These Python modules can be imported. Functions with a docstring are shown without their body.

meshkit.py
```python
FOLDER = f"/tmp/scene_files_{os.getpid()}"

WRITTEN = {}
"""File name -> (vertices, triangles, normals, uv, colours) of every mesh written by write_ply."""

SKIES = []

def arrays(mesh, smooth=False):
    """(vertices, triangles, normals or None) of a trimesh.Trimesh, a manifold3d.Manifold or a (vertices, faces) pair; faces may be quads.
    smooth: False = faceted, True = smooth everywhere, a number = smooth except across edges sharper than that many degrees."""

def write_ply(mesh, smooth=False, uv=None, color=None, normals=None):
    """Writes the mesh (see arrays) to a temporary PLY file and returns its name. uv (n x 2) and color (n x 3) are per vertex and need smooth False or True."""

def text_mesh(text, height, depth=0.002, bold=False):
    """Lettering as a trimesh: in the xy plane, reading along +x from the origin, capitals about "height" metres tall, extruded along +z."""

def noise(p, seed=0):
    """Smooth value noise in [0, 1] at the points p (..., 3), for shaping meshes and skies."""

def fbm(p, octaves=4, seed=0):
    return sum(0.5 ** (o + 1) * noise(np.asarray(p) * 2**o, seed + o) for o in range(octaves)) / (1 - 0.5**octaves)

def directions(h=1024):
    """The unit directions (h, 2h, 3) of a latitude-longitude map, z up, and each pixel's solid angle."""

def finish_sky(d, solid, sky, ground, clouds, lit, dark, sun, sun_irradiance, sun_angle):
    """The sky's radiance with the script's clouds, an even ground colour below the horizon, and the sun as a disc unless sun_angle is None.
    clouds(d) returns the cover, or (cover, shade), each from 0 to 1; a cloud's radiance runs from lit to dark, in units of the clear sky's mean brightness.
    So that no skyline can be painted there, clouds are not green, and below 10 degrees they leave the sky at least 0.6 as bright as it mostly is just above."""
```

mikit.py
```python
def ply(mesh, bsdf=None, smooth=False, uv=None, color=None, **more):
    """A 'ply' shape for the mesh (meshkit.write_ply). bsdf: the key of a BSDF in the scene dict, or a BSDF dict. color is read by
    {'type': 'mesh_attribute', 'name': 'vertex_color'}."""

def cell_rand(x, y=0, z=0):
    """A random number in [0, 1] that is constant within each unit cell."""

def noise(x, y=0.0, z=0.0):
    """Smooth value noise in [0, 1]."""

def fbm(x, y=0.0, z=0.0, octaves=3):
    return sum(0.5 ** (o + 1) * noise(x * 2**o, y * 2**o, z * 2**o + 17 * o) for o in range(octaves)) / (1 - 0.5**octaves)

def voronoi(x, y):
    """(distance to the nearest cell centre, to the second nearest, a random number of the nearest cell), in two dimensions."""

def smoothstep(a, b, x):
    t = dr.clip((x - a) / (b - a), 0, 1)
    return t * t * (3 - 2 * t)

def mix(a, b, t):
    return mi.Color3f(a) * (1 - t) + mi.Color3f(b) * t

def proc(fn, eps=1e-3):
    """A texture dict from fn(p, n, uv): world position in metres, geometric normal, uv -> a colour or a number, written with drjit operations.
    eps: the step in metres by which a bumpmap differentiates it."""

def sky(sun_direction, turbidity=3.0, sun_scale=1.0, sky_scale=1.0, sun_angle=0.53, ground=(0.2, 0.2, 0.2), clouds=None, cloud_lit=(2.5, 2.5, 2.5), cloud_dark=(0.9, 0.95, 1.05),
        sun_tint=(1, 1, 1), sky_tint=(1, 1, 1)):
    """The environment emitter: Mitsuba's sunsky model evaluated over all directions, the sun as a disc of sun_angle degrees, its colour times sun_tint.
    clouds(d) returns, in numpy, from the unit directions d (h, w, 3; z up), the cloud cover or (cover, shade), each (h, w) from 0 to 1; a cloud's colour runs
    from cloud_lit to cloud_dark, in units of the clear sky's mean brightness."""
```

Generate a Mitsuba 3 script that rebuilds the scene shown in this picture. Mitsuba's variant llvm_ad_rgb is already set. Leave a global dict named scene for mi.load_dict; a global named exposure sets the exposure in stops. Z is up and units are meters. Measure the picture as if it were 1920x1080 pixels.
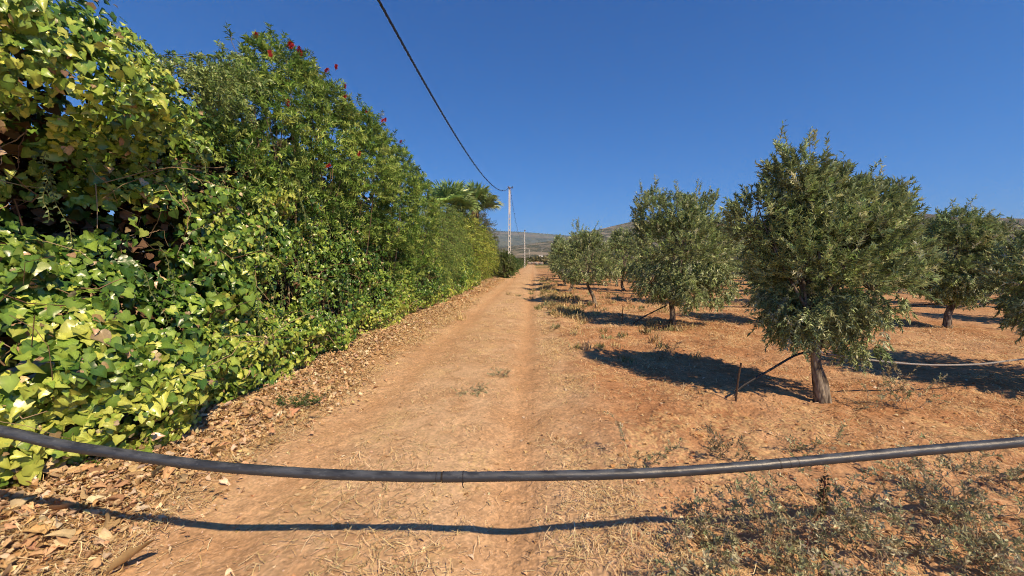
import math
import numpy as np, trimesh, drjit as dr, mitsuba as mi
import meshkit, mikit
from mikit import noise, fbm, voronoi, smoothstep, mix, proc

T = mi.ScalarTransform4f
scene, labels = {}, {}

# ------------------------------------------------------------------ camera, light, exposure
YAW, PITCH, EYE = math.radians(3.18), math.radians(3.97), (0.0, 0.0, 1.6)
FWD = np.array([-math.sin(YAW) * math.cos(PITCH), math.cos(YAW) * math.cos(PITCH), -math.sin(PITCH)])
scene['camera'] = {'type': 'perspective', 'fov': 2 * math.degrees(math.atan(960 / 720)), 'near_clip': 0.05, 'far_clip': 40000.0,
                   'to_world': T().look_at(origin=list(EYE), target=list(np.array(EYE) + FWD), up=[0, 0, 1])}
scene['camera']['medium'] = {'type': 'ref', 'id': 'air'}
SUN = (0.67, -0.714, 1.0)
scene['sky'] = mikit.sky(SUN, turbidity=2.6, sun_tint=(1.0, 0.93, 0.82), sky_tint=(0.15, 0.49, 0.92), ground=(0.3, 0.2, 0.12))
exposure = 2.0

# ------------------------------------------------------------------ helpers
ORD = 'first second third fourth fifth sixth seventh eighth ninth tenth eleventh twelfth'.split()

def nz(v):
    return v / np.maximum(np.linalg.norm(v, axis=-1, keepdims=True), 1e-9)

def sstep(a, b, x):
    t = np.clip((x - a) / (b - a), 0, 1)
    return t * t * (3 - 2 * t)

class Mesh:
    """collects triangles with a colour per vertex"""
    def __init__(self): self.v, self.f, self.c, self.n = [], [], [], 0
    def add(self, v, f, c):
        v = np.asarray(v, float).reshape(-1, 3)
        c = np.broadcast_to(np.asarray(c, float), v.shape)
        self.v.append(v); self.f.append(np.asarray(f, int) + self.n); self.c.append(c); self.n += len(v)
        return self
    def get(self): return np.vstack(self.v), np.vstack(self.f), np.vstack(self.c)
    def ply(self, bsdf, smooth=False):
        v, f, c = self.get()
        return mikit.ply((v, f), bsdf, smooth=smooth, color=c)

def tag(key, label, cat, group=None, kind=None):
    labels[key] = {'label': label}
    if cat: labels[key]['category'] = cat
    if group: labels[key]['group'] = group
    if kind: labels[key]['kind'] = kind

def stuff(key, label=None):
    labels[key] = {'kind': 'stuff'}
    if label: labels[key]['label'] = label

def leaf_template(kind):
    if kind == 'ivy':
        half = [(.30, -.12), (.54, .10), (.44, .36), (.25, .60)]
        v = [(0, 0), (0, .38), (0, 1)] + half + [(-x, y) for x, y in half]
        f = []
        for s, (a, b, c, d) in ((0, (3, 4, 5, 6)), (1, (7, 8, 9, 10))):
            tri = [(0, a, 1), (a, b, 1), (b, c, 1), (c, d, 1), (d, 2, 1)]
            f += tri if s == 0 else [(i, k, j) for i, j, k in tri]
        z = [.20 * abs(x) - .22 * y * y for x, y in v]
        t = [1.25, 1.2, .95] + [.92] * 8
    elif kind == 'ivy_fine':
        half = [(.20, -.13), (.40, -.10), (.55, .10), (.50, .30), (.40, .50), (.20, .76)]
        v = [(0, 0), (0, .36), (0, 1)] + half + [(-x, y) for x, y in half]
        f = []
        for o in (3, 9):
            r = [0, o, o + 1, o + 2, o + 3, o + 4, o + 5, 2]
            for a, b in zip(r[:-1], r[1:]): f.append((a, b, 1) if o == 3 else (a, 1, b))
        z = [.42 * abs(x) - .36 * y * y - .35 * x * x for x, y in v]
        t = [1.3, 1.25, .95] + [.92] * 12
    elif kind == 'oval':
        v = [(0, 0), (0, .5), (0, 1), (.34, .28), (.32, .66), (-.34, .28), (-.32, .66)]
        f = [(0, 3, 1), (3, 4, 1), (4, 2, 1), (0, 1, 5), (5, 1, 6), (6, 1, 2)]
        z = [.25 * abs(x) - .18 * y * y for x, y in v]
        t = [1.1, 1.12, .95] + [.95] * 4
    elif kind == 'curl':
        v = [(0, 0), (0, .5), (0, 1), (.36, .25), (.40, .62), (-.36, .25), (-.40, .62)]
        f = [(0, 3, 1), (3, 4, 1), (4, 2, 1), (0, 1, 5), (5, 1, 6), (6, 1, 2)]
        z = [1.6 * x * x - .45 * (y - .5) ** 2 for x, y in v]
        t = [.85, .9, 1.0] + [1.05] * 4
    elif kind == 'narrow':
        v = [(0, 0), (.5, .42), (0, 1), (-.5, .42)]
        f = [(0, 1, 2), (0, 2, 3)]
        z = [0, .12, -.12, .12]
        t = [1, 1, 1, 1]
    return np.array([(x, y, zz) for (x, y), zz in zip(v, z)]), np.array(f), np.array(t)

TPL = {k: leaf_template(k) for k in ('ivy', 'ivy_fine', 'oval', 'curl', 'narrow')}

def leaves(kind, P, D, N, S, C, width=1.0, rng=None, wob=0.0):
    """(verts n,k,3), faces, colours: one leaf per row of P, pointing along D, upper side towards N"""
    tv, tf, tc = TPL[kind]
    D = nz(D); X = nz(np.cross(D, N)); Nn = np.cross(X, D)
    S = np.broadcast_to(S, (len(P),))[:, None, None]
    t = np.broadcast_to(tv, (len(P),) + tv.shape).copy()
    if wob:
        t += rng.normal(0, wob, t.shape) * [1, .6, 1]
        t[..., 2] *= rng.uniform(.3, 1.9, (len(P), 1))
    V = P[:, None] + S * (t[..., :1] * width * X[:, None] + t[..., 1:2] * D[:, None] + t[..., 2:] * Nn[:, None])
    C = np.clip(np.asarray(C)[:, None] * tc[None, :, None], 0, .95)
    return V, tf, C

def pack(M, V, f, C):
    n, k = V.shape[:2]
    M.add(V.reshape(-1, 3), (f[None] + (np.arange(n) * k)[:, None, None]).reshape(-1, 3), C.reshape(-1, 3))

def tubes(M, paths, radii, color, sides=5):
    """paths (n,k,3), radii (n,k): n tubes of k rings"""
    paths = np.asarray(paths, float)
    n, k = paths.shape[:2]
    d = nz(np.gradient(paths, axis=1))
    ref = np.where(np.abs(d[..., 2:]) < .9, [[[0, 0, 1.0]]], [[[1.0, 0, 0]]])
    a = nz(np.cross(d, ref)); b = np.cross(d, a)
    th = np.arange(sides) / sides * 2 * np.pi
    r = np.broadcast_to(radii, (n, k))[..., None, None]
    V = paths[:, :, None] + r * (np.cos(th)[:, None] * a[:, :, None] + np.sin(th)[:, None] * b[:, :, None])
    i, j = np.meshgrid(np.arange(k - 1), np.arange(sides), indexing='ij')
    q = np.stack([i * sides + j, i * sides + (j + 1) % sides, (i + 1) * sides + (j + 1) % sides, (i + 1) * sides + j], -1).reshape(-1, 4)
    f = np.vstack([q[:, [0, 1, 2]], q[:, [0, 2, 3]]])
    f = (f[None] + (np.arange(n) * k * sides)[:, None, None]).reshape(-1, 3)
    c = np.asarray(color, float)
    c = np.broadcast_to(c if c.ndim < 2 else c[:, None, None], V.shape).reshape(-1, 3)
    M.add(V.reshape(-1, 3), f, c)

def spline(pts, n):
    """Catmull-Rom through pts"""
    p = np.asarray(pts, float); p = np.vstack([2 * p[0] - p[1], p, 2 * p[-1] - p[-2]])
    t = np.linspace(0, len(pts) - 1, n); i = np.minimum(t.astype(int), len(pts) - 2); u = (t - i)[:, None]
    a, b, c, d = p[i], p[i + 1], p[i + 2], p[i + 3]
    return .5 * (2 * b + (c - a) * u + (2 * a - 5 * b + 4 * c - d) * u ** 2 + (3 * b - a - 3 * c + d) * u ** 3)

def grow(rng, B, A, L, droop, k=5, wob=.12):
    """curved paths (n,k,3) from B along A, drooping with droop"""
    t = np.linspace(0, 1, k)[None, :, None]
    w = np.cumsum(rng.normal(0, wob / k, (len(B), k, 3)), 1); w[:, 0] = 0
    L = np.broadcast_to(L, (len(B),))[:, None, None]
    dr_ = np.broadcast_to(droop, (len(B),))[:, None, None]
    return B[:, None] + L * (A[:, None] * t + w - dr_ * t ** 2 * np.array([0, 0, 1.0]))

def along(path, t):
    """points and tangents at t (n,m) of paths (n,k,3)"""
    k = path.shape[1]; s = t * (k - 1); i = np.minimum(s.astype(int), k - 2); u = (s - i)[..., None]
    n = np.arange(len(path))[:, None]
    return path[n, i] * (1 - u) + path[n, i + 1] * u, nz(path[n, i + 1] - path[n, i])

def crown_points(rng, ells, n, lo=.55, clump=0.0, scale=1.0, seed=0, flat=None):
    """points inside a union of ellipsoids (cx,cy,cz,rx,ry,rz), mostly near its outside, thinned into clumps; and the outward directions"""
    e = np.asarray(ells, float)
    w = (e[:, 3] * e[:, 4] + e[:, 4] * e[:, 5] + e[:, 3] * e[:, 5]); w /= w.sum()
    out, nor, need = [], [], n
    while need > 0:
        m = int(need * 2.5) + 64
        k = rng.choice(len(e), m, p=w)
        d = nz(rng.normal(size=(m, 3)))
        r = rng.uniform(lo ** 2.2, 1.0, m) ** (1 / 2.2)
        p = e[k, :3] + d * r[:, None] * e[k, 3:]
        q = np.linalg.norm((p[:, None] - e[None, :, :3]) / e[None, :, 3:], axis=2)
        q[np.arange(m), k] = 9
        keep = (q.min(1) > lo * .95) | (rng.random(m) < .12)
        keep &= p[:, 2] > .05
        if clump: keep &= meshkit.fbm(p * scale, 3, seed) > clump + rng.normal(0, .05, m)
        p, o = p[keep][:need], nz(d / e[k, 3:])[keep][:need]
        out.append(p); nor.append(o); need -= len(p)
    return np.vstack(out), np.vstack(nor)

def palette(rng, cols, n, w=None, jit=.12):
    c = np.array(cols)[rng.choice(len(cols), n, p=w)]
    return np.clip(c * rng.lognormal(0, jit, (n, 1)) * rng.lognormal(0, jit * .4, (n, 3)), .004, .9)

# ------------------------------------------------------------------ the lie of the land
def gh(x, y):
    x, y = np.asarray(x, float), np.asarray(y, float)
    p = np.stack([x, y, 0 * x], -1)
    near = 1 - sstep(25, 60, np.hypot(x, y))
    orch, bank = sstep(.4, 1.2, x), sstep(-2.35, -3.3, x)
    z = .05 * (meshkit.fbm(p * .8, 3, 1) - .5)
    z = z + orch * near * (.13 * (meshkit.fbm(p * 2.3, 4, 5) - .5) + .055 * (meshkit.fbm(p * 9, 3, 9) - .5))
    z = z + (1 - orch) * near * (.035 * (meshkit.fbm(p * 4, 3, 3) - .5) + .012 * (meshkit.fbm(p * 14, 2, 4) - .5))
    z = z - near * (.05 * np.exp(-((x + .12) / .2) ** 2) + .04 * np.exp(-((x + 1.82) / .26) ** 2))
    z = z + near * (.045 * np.exp(-((x - .72) / .28) ** 2) + .02 * np.exp(-((x + .95) / .4) ** 2)) + bank * .09 * near
    far = np.maximum(y - 110, 0)
    return z + .0085 * np.minimum(far, 1200) + .006 * np.maximum(far - 1200, 0)

def grid(xs, ys, zf):
    X, Y = np.meshgrid(xs, ys)
    Z = zf(X, Y)
    nx, ny = len(xs), len(ys)
    i, j = np.meshgrid(np.arange(ny - 1), np.arange(nx - 1), indexing='ij')
    a = (i * nx + j).ravel()
    return np.stack([X, Y, Z], -1).reshape(-1, 3), np.stack([a, a + 1, a + nx + 1, a + nx], 1)

def steps(a, b, dmin, rate):
    out = [a]
    while out[-1] < b: out.append(out[-1] + max(dmin, rate * (out[-1] - a)))
    return np.array(out)

ROAD_L, ROAD_R = -2.28, .42
def road_edge(y, side):
    w = meshkit.fbm(np.stack([y * .5, 0 * y + side, 0 * y], -1), 3, 21) - .5
    return (ROAD_L if side < 0 else ROAD_R) + .5 * w

xr = np.r_[-steps(4.2, 9000, .04, .055)[::-1], np.arange(-4.16, 5.2, .04), steps(5.2, 9000, .045, .05)]
yr = np.r_[-40, -12, -5, -2, -.5, np.arange(.4, 2.6, .035), steps(2.6, 12000, .035, .02)]
def ground_z(X, Y):
    ins = sstep(ROAD_L + .25, ROAD_L + .6, X) * sstep(ROAD_R - .25, ROAD_R - .6, X) * sstep(172, 160, Y)
    return gh(X, Y) - .02 * ins
scene['ground'] = mikit.ply(grid(xr, yr, ground_z), 'soil', smooth=True)
tag('ground', 'dry reddish orchard soil strewn with straw, right of the track', None, kind='structure')

ys = steps(.6, 168, .03, .012)
u = np.linspace(0, 1, 84)
L, R = road_edge(ys, -1)[:, None] - .12, road_edge(ys, 1)[:, None] + .12
RX = L + (R - L) * u; RY = np.broadcast_to(ys[:, None], RX.shape)
hem = np.minimum(u, 1 - u)[None] * (R - L)
RZ = gh(RX, RY) + .006 - .012 * (1 - sstep(0, .3, hem))
nx, ny = RX.shape[1], RX.shape[0]
i, j = np.meshgrid(np.arange(ny - 1), np.arange(nx - 1), indexing='ij'); a = (i * nx + j).ravel()
scene['dirt_track'] = mikit.ply((np.stack([RX, RY, RZ], -1).reshape(-1, 3), np.stack([a, a + 1, a + nx + 1, a + nx], 1)), 'soil', smooth=True)
tag('dirt_track', 'pale dusty farm track with two wheel ruts running straight to the hills', None, kind='structure')

def soil_color(p, n, uv):
    x, y = p.x, p.y
    far = smoothstep(45, 140, y)
    wob = .5 * (fbm(x * 1.3, y * 1.3) - .5)
    a, b, c = fbm(x * .7, y * .7), fbm(x * 5, y * 5), noise(x * 70, y * 70)
    orch = mix((.345, .18, .09), (.45, .275, .155), smoothstep(.3, .7, a * .5 + b * .5))
    road = mix((.43, .275, .155), (.53, .37, .225), smoothstep(.3, .7, a * .4 + b * .6))
    rut = dr.exp(-dr.square((x + .1 + wob * .15) / .24)) + .8 * dr.exp(-dr.square((x + 1.8 + wob * .2) / .3))
    road = mix(road, (.455, .265, .135), drclip(rut) * .6)
    k = smoothstep(-2.8, -2.2, x + wob) * (1 - smoothstep(.1, 1.0, x + wob))
    col = mix(orch, road, k)
    litter = 1 - smoothstep(-2.7, -2.1, x + wob)
    col = mix(col, (.40, .26, .13), litter * .75)
    straw = smoothstep(.52, .68, fbm(x * 2.1 + 40, y * 2.1)) * smoothstep(.35, .6, noise(x * 45, y * 30))
    col = mix(col, (.56, .41, .21), straw * .5 * (1 - rut * .9))
    grit = smoothstep(.78, .9, noise(x * 120, y * 120))
    col = mix(col, (.66, .5, .36), grit * .35) * (.80 + .40 * c) * (.88 + .24 * noise(x * 24, y * 24))
    plain = mix((.30, .22, .11), (.10, .12, .05), smoothstep(.42, .58, fbm(x * .012, y * .05)))
    return mix(col, plain, far * (1 - .9 * k))

def soil_bump(p, n, uv):
    x, y = p.x, p.y
    k = smoothstep(-2.6, -2.2, x) * (1 - smoothstep(.1, .9, x))
    rough = fbm(x * 22, y * 22) * .022 + noise(x * 75, y * 75) * .007
    tread = noise(x * 55, y * 1.5) * .004 * dr.exp(-dr.square((x + .1) / .22))
    return rough * (1 - .48 * k) + tread + noise(x * 160, y * 160) * .002

scene['soil'] = {'type': 'bumpmap', 'arbitrary': proc(soil_bump, eps=3e-3), 'scale': 1.0,
                 'bsdf': {'type': 'diffuse', 'reflectance': proc(soil_color)}}

# ------------------------------------------------------------------ materials
VC = {'type': 'mesh_attribute', 'name': 'vertex_color'}
def leaf_bsdf(rough, gloss, trans):
    return {'type': 'blendbsdf', 'weight': gloss, 'a': {'type': 'principledthin', 'base_color': VC, 'roughness': .6, 'diff_trans': trans},
            'b': {'type': 'twosided', 'bsdf': {'type': 'principled', 'base_color': VC, 'roughness': rough, 'specular': .9}}}
scene['glossy_leaf'] = leaf_bsdf(.30, .5, .55)
scene['soft_leaf'] = leaf_bsdf(.42, .4, .75)
scene['dry_matter'] = {'type': 'twosided', 'bsdf': {'type': 'diffuse', 'reflectance': VC}}

def bark_color(p, n, uv):
    s = fbm(p.x * 30, p.y * 30, p.z * 8)
    return mix((.07, .055, .045), (.30, .26, .21), smoothstep(.25, .75, s))
def bark_bump(p, n, uv): return fbm(p.x * 60, p.y * 60, p.z * 14) * .012
scene['olive_bark'] = {'type': 'bumpmap', 'arbitrary': proc(bark_bump), 'scale': 1.0, 'bsdf': {'type': 'diffuse', 'reflectance': proc(bark_color)}}

def pipe_color(p, n, uv):
    s = fbm(p.x * 14, p.y * 40, p.z * 40)
    scuff = smoothstep(.62, .8, fbm(p.x * 60, p.y * 90, p.z * 90)) * .6
    dust = smoothstep(-.2, 1.0, n.z) * smoothstep(.3, .75, s) * .5
    return mix(mix((.021, .025, .032), (.040, .046, .056), s), (.13, .15, .175), drclip(dust * .8 + scuff * .4))
def drclip(v): return dr.clip(v, 0, 1)
def pipe_bump(p, n, uv): return fbm(p.x * 25, p.y * 60, p.z * 60) * .0016
scene['black_plastic'] = {'type': 'bumpmap', 'arbitrary': proc(pipe_bump), 'scale': 1.0,
                          'bsdf': {'type': 'principled', 'base_color': proc(pipe_color), 'roughness': .42, 'specular': .5}}
scene['dark_rubber'] = {'type': 'principled', 'base_color': {'type': 'rgb', 'value': [.02, .02, .022]}, 'roughness': .5}
scene['grey_hose'] = {'type': 'principled', 'base_color': {'type': 'rgb', 'value': [.24, .23, .22]}, 'roughness': .5}
scene['rusty_iron'] = {'type': 'principled', 'base_color': proc(lambda p, n, uv: mix((.03, .022, .018), (.09, .05, .03), fbm(p.x * 80, p.y * 80, p.z * 30))), 'roughness': .8}
def concrete_color(p, n, uv):
    return mix((.52, .50, .46), (.70, .68, .63), fbm(p.x * 3, p.y * 3, p.z * 1.2)) * (.9 + .2 * noise(p.x * 40, p.y * 40, p.z * 40))
scene['concrete'] = {'type': 'diffuse', 'reflectance': proc(concrete_color)}
scene['white_plaster'] = {'type': 'diffuse', 'reflectance': proc(lambda p, n, uv: mix((.74, .74, .72), (.82, .81, .79), noise(p.x * .6, p.y * .6, p.z * .6)))}
scene['window_dark'] = {'type': 'diffuse', 'reflectance': {'type': 'rgb', 'value': [.05, .06, .07]}}
scene['greenhouse_film'] = {'type': 'principled', 'base_color': proc(lambda p, n, uv: mix((.22, .34, .34), (.34, .44, .45), noise(p.x * .3, p.y * .3))), 'roughness': .35}
scene['field_stone'] = {'type': 'diffuse', 'reflectance': proc(lambda p, n, uv: mix((.22, .18, .15), (.42, .36, .30), fbm(p.x * 18, p.y * 18, p.z * 18)))}

# ------------------------------------------------------------------ hills
def hill(key, crest, foot, bsdf, rough, nu=260, nv=90, seed=0):
    """crest: points of the skyline; the slope comes down towards the camera over foot metres and falls off behind"""
    c = np.asarray(crest, float)
    xs = np.linspace(c[0, 0], c[-1, 0], nu)
    cy, cz = np.interp(xs, c[:, 0], c[:, 1]), np.interp(xs, c[:, 0], c[:, 2])
    k = np.hanning(9); k /= k.sum()
    cz = np.convolve(np.pad(cz, 4, mode='edge'), k, 'valid')
    v = np.linspace(-.5, 1, nv)[:, None]
    s = np.where(v >= 0, (1 - v) ** 1.35, 1 + v * .8)
    X = np.broadcast_to(xs, (nv, nu)); Y = cy - foot * v
    P = np.stack([X, Y, 0 * X], -1)
    gul = 1 - np.abs(2 * meshkit.fbm(P * [1 / (rough * 9), 1 / (rough * 22), 1], 4, seed) - 1)
    gul2 = meshkit.fbm(P / (rough * 3), 4, seed + 3) - .5
    Z = cz * s + gh(X, Y) * (v >= 0) * sstep(0, 1, v) + (rough * 1.6 * (gul - .8) + rough * .5 * gul2) * np.minimum(1, 4 * np.abs(v)) - 6 * sstep(.85, 1, v)
    a = (np.arange(nv - 1)[:, None] * nu + np.arange(nu - 1)).ravel()
    scene[key] = mikit.ply((np.stack([X, Y, Z], -1).reshape(-1, 3), np.stack([a, a + nu, a + nu + 1, a + 1], 1)), bsdf, smooth=True)
    labels[key] = {'kind': 'structure'}

def scrub(dark, light, bare, s):
    def fn(p, n, uv):
        a, b = fbm(p.x * s, p.y * s * .5, p.z * s, 4), fbm(p.x * s * 6, p.y * s * 3, p.z * s * 6, 3)
        col = mix(light, dark, smoothstep(.40, .58, a * .45 + b * .55))
        return mix(col, bare, smoothstep(.60, .70, fbm(p.x * s * .8 + 9, p.y * s * .25, p.z * s * 3)) * .75)
    return {'type': 'diffuse', 'reflectance': proc(fn)}
scene['scrub_far'] = scrub((.05, .07, .06), (.11, .12, .09), (.17, .15, .12), .0016)
scene['scrub_mid'] = scrub((.06, .07, .045), (.165, .15, .11), (.28, .24, .18), .009)
scene['scrub_dark'] = scrub((.05, .05, .035), (.12, .10, .07), (.16, .13, .09), .01)
hill('hill', [(-14000, 9500, 500), (-6000, 9000, 760), (-2500, 9000, 735), (-749, 9000, 712), (-190, 9000, 684), (120, 9000, 658), (430, 9000, 632), (736, 9000, 606), (1600, 9000, 520), (4500, 9000, 380), (9000, 9500, 300)], 5200, 'scrub_far', 70, seed=3)
hill('hill_001', [(-1500, 3500, 60), (-700, 3500, 105), (-74, 3500, 152), (0, 3500, 165), (190, 3500, 193), (428, 3500, 252), (664, 3500, 308), (897, 3500, 362), (1129, 3500, 372), (1864, 3500, 330), (2500, 3500, 300), (4000, 3500, 240)], 2300, 'scrub_mid', 16, seed=11)
hill('hill_002', [(900, 2600, 60), (1720, 2600, 172), (2176, 2600, 236), (2335, 2600, 276), (2477, 2600, 306), (2622, 2600, 283), (2843, 2600, 278), (3063, 2600, 268), (4200, 2600, 290), (6000, 2700, 200)], 1500, 'scrub_dark', 14, seed=17)
labels['hill']['label'] = 'bluish far ridge on the skyline behind the power poles'
labels['hill_001']['label'] = 'tan scrub-covered slope rising rightwards beyond the end of the track'
labels['hill_002']['label'] = 'dark grey-brown hill showing between the big olive trees on the right'

# ------------------------------------------------------------------ black pipe across the track
rng = np.random.default_rng(7)
pipe_pts = [(-3.75, 1.55, 1.10), (-3.1, 1.59, .915), (-2.52, 1.63, .80), (-2.24, 1.645, .733), (-1.95, 1.66, .687), (-1.52, 1.69, .623), (-1.04, 1.72, .585), (-.64, 1.74, .572), (-.42, 1.755, .568),
            (0, 1.78, .572), (.52, 1.81, .584), (1.02, 1.84, .617), (1.54, 1.87, .665), (1.93, 1.90, .697), (2.36, 1.92, .738), (2.9, 1.95, .80), (3.6, 1.99, .92)]
whole = spline(pipe_pts, 420)
def pipe_piece(x0, x1, r, n=None, sides=22):
    m = whole[(whole[:, 0] >= x0 - .02) & (whole[:, 0] <= x1 + .02)]
    xs = np.linspace(x0, x1, n or max(4, int((x1 - x0) / .02)))
    p = np.stack([xs, np.interp(xs, whole[:, 0], whole[:, 1]), np.interp(xs, whole[:, 0], whole[:, 2])], 1)
    M = Mesh(); tubes(M, [p], np.full((1, len(p)), r), (0, 0, 0), sides)
    v, f, _ = M.get()
    caps = []
    for base, ring in ((0, np.arange(sides)), (len(v) - sides, len(v) - sides + np.arange(sides))):
        v = np.vstack([v, v[ring].mean(0)]); caps += [(len(v) - 1, ring[q], ring[(q + 1) % sides]) for q in range(sides)]
    return v, np.vstack([f, caps])
PP = 'irrigation_pipe'
scene[PP + '__tube'] = mikit.ply(pipe_piece(-3.75, -.437, .0238), 'black_plastic', smooth=40)
scene[PP + '__tube_001'] = mikit.ply(pipe_piece(-.33, 3.6, .0232), 'black_plastic', smooth=40)
scene[PP + '__coupling'] = mikit.ply(pipe_piece(-.428, -.315, .0251), 'black_plastic', smooth=40)
for k, (x0, x1, r) in enumerate([(-.462, -.457, .0247), (-.432, -.426, .0259), (-.335, -.329, .0262), (1.175, 1.182, .0240), (1.262, 1.267, .0239), (1.222, 1.226, .0237)]):
    scene[PP + '__band' + ('' if not k else f'_{k:03d}')] = mikit.ply(pipe_piece(x0, x1, r, 4), 'dark_rubber', smooth=40)
M = Mesh(); tubes(M, [spline([(-.33, 1.735, .575), (-.331, 1.733, .545), (-.326, 1.737, .528)], 8)], np.full((1, 8), .0022), (0, 0, 0), 6)
scene[PP + '__wire_tail'] = mikit.ply(M.get()[:2], 'dark_rubber', smooth=True)
tag(PP, 'black plastic irrigation pipe with a coupling, strung across the track as a barrier', 'pipe')

# ------------------------------------------------------------------ ivy hedge
def ivy_top(y):
    return 4.15 - .95 * sstep(3.3, 4.25, y) - .3 * sstep(5.0, 8.0, y) - .45 * sstep(9, 13, y)
def ivy_front(y, z):
    p = np.stack([y * 1.05, z * 1.15, 0 * y], -1)
    x = -3.58 + .33 * np.exp(-((z - .75) / .75) ** 2) + .26 * (1 - sstep(3.2, 5.5, y)) * np.exp(-((z - .5) / .8) ** 2)
    x = x - .42 * (1 - sstep(1.7, 2.75, y)) - .42 * np.exp(-((z - 2.2) / .30) ** 2) * (1 - sstep(2.8, 3.9, y))
    x = x + .45 * sstep(2.4, 2.9, z) * (1 - sstep(3.2, 4.2, y)) - .5 * sstep(3.1, 4.1, z)
    x = x + .10 * np.exp(-((y - 4.2) / .9) ** 2)
    return x + .60 * (meshkit.fbm(p, 3, 31) - .5) + .42 * (meshkit.fbm(p * 2.7, 2, 37) - .5) + .2 * (meshkit.fbm(p * 6, 2, 38) - .5)

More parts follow.
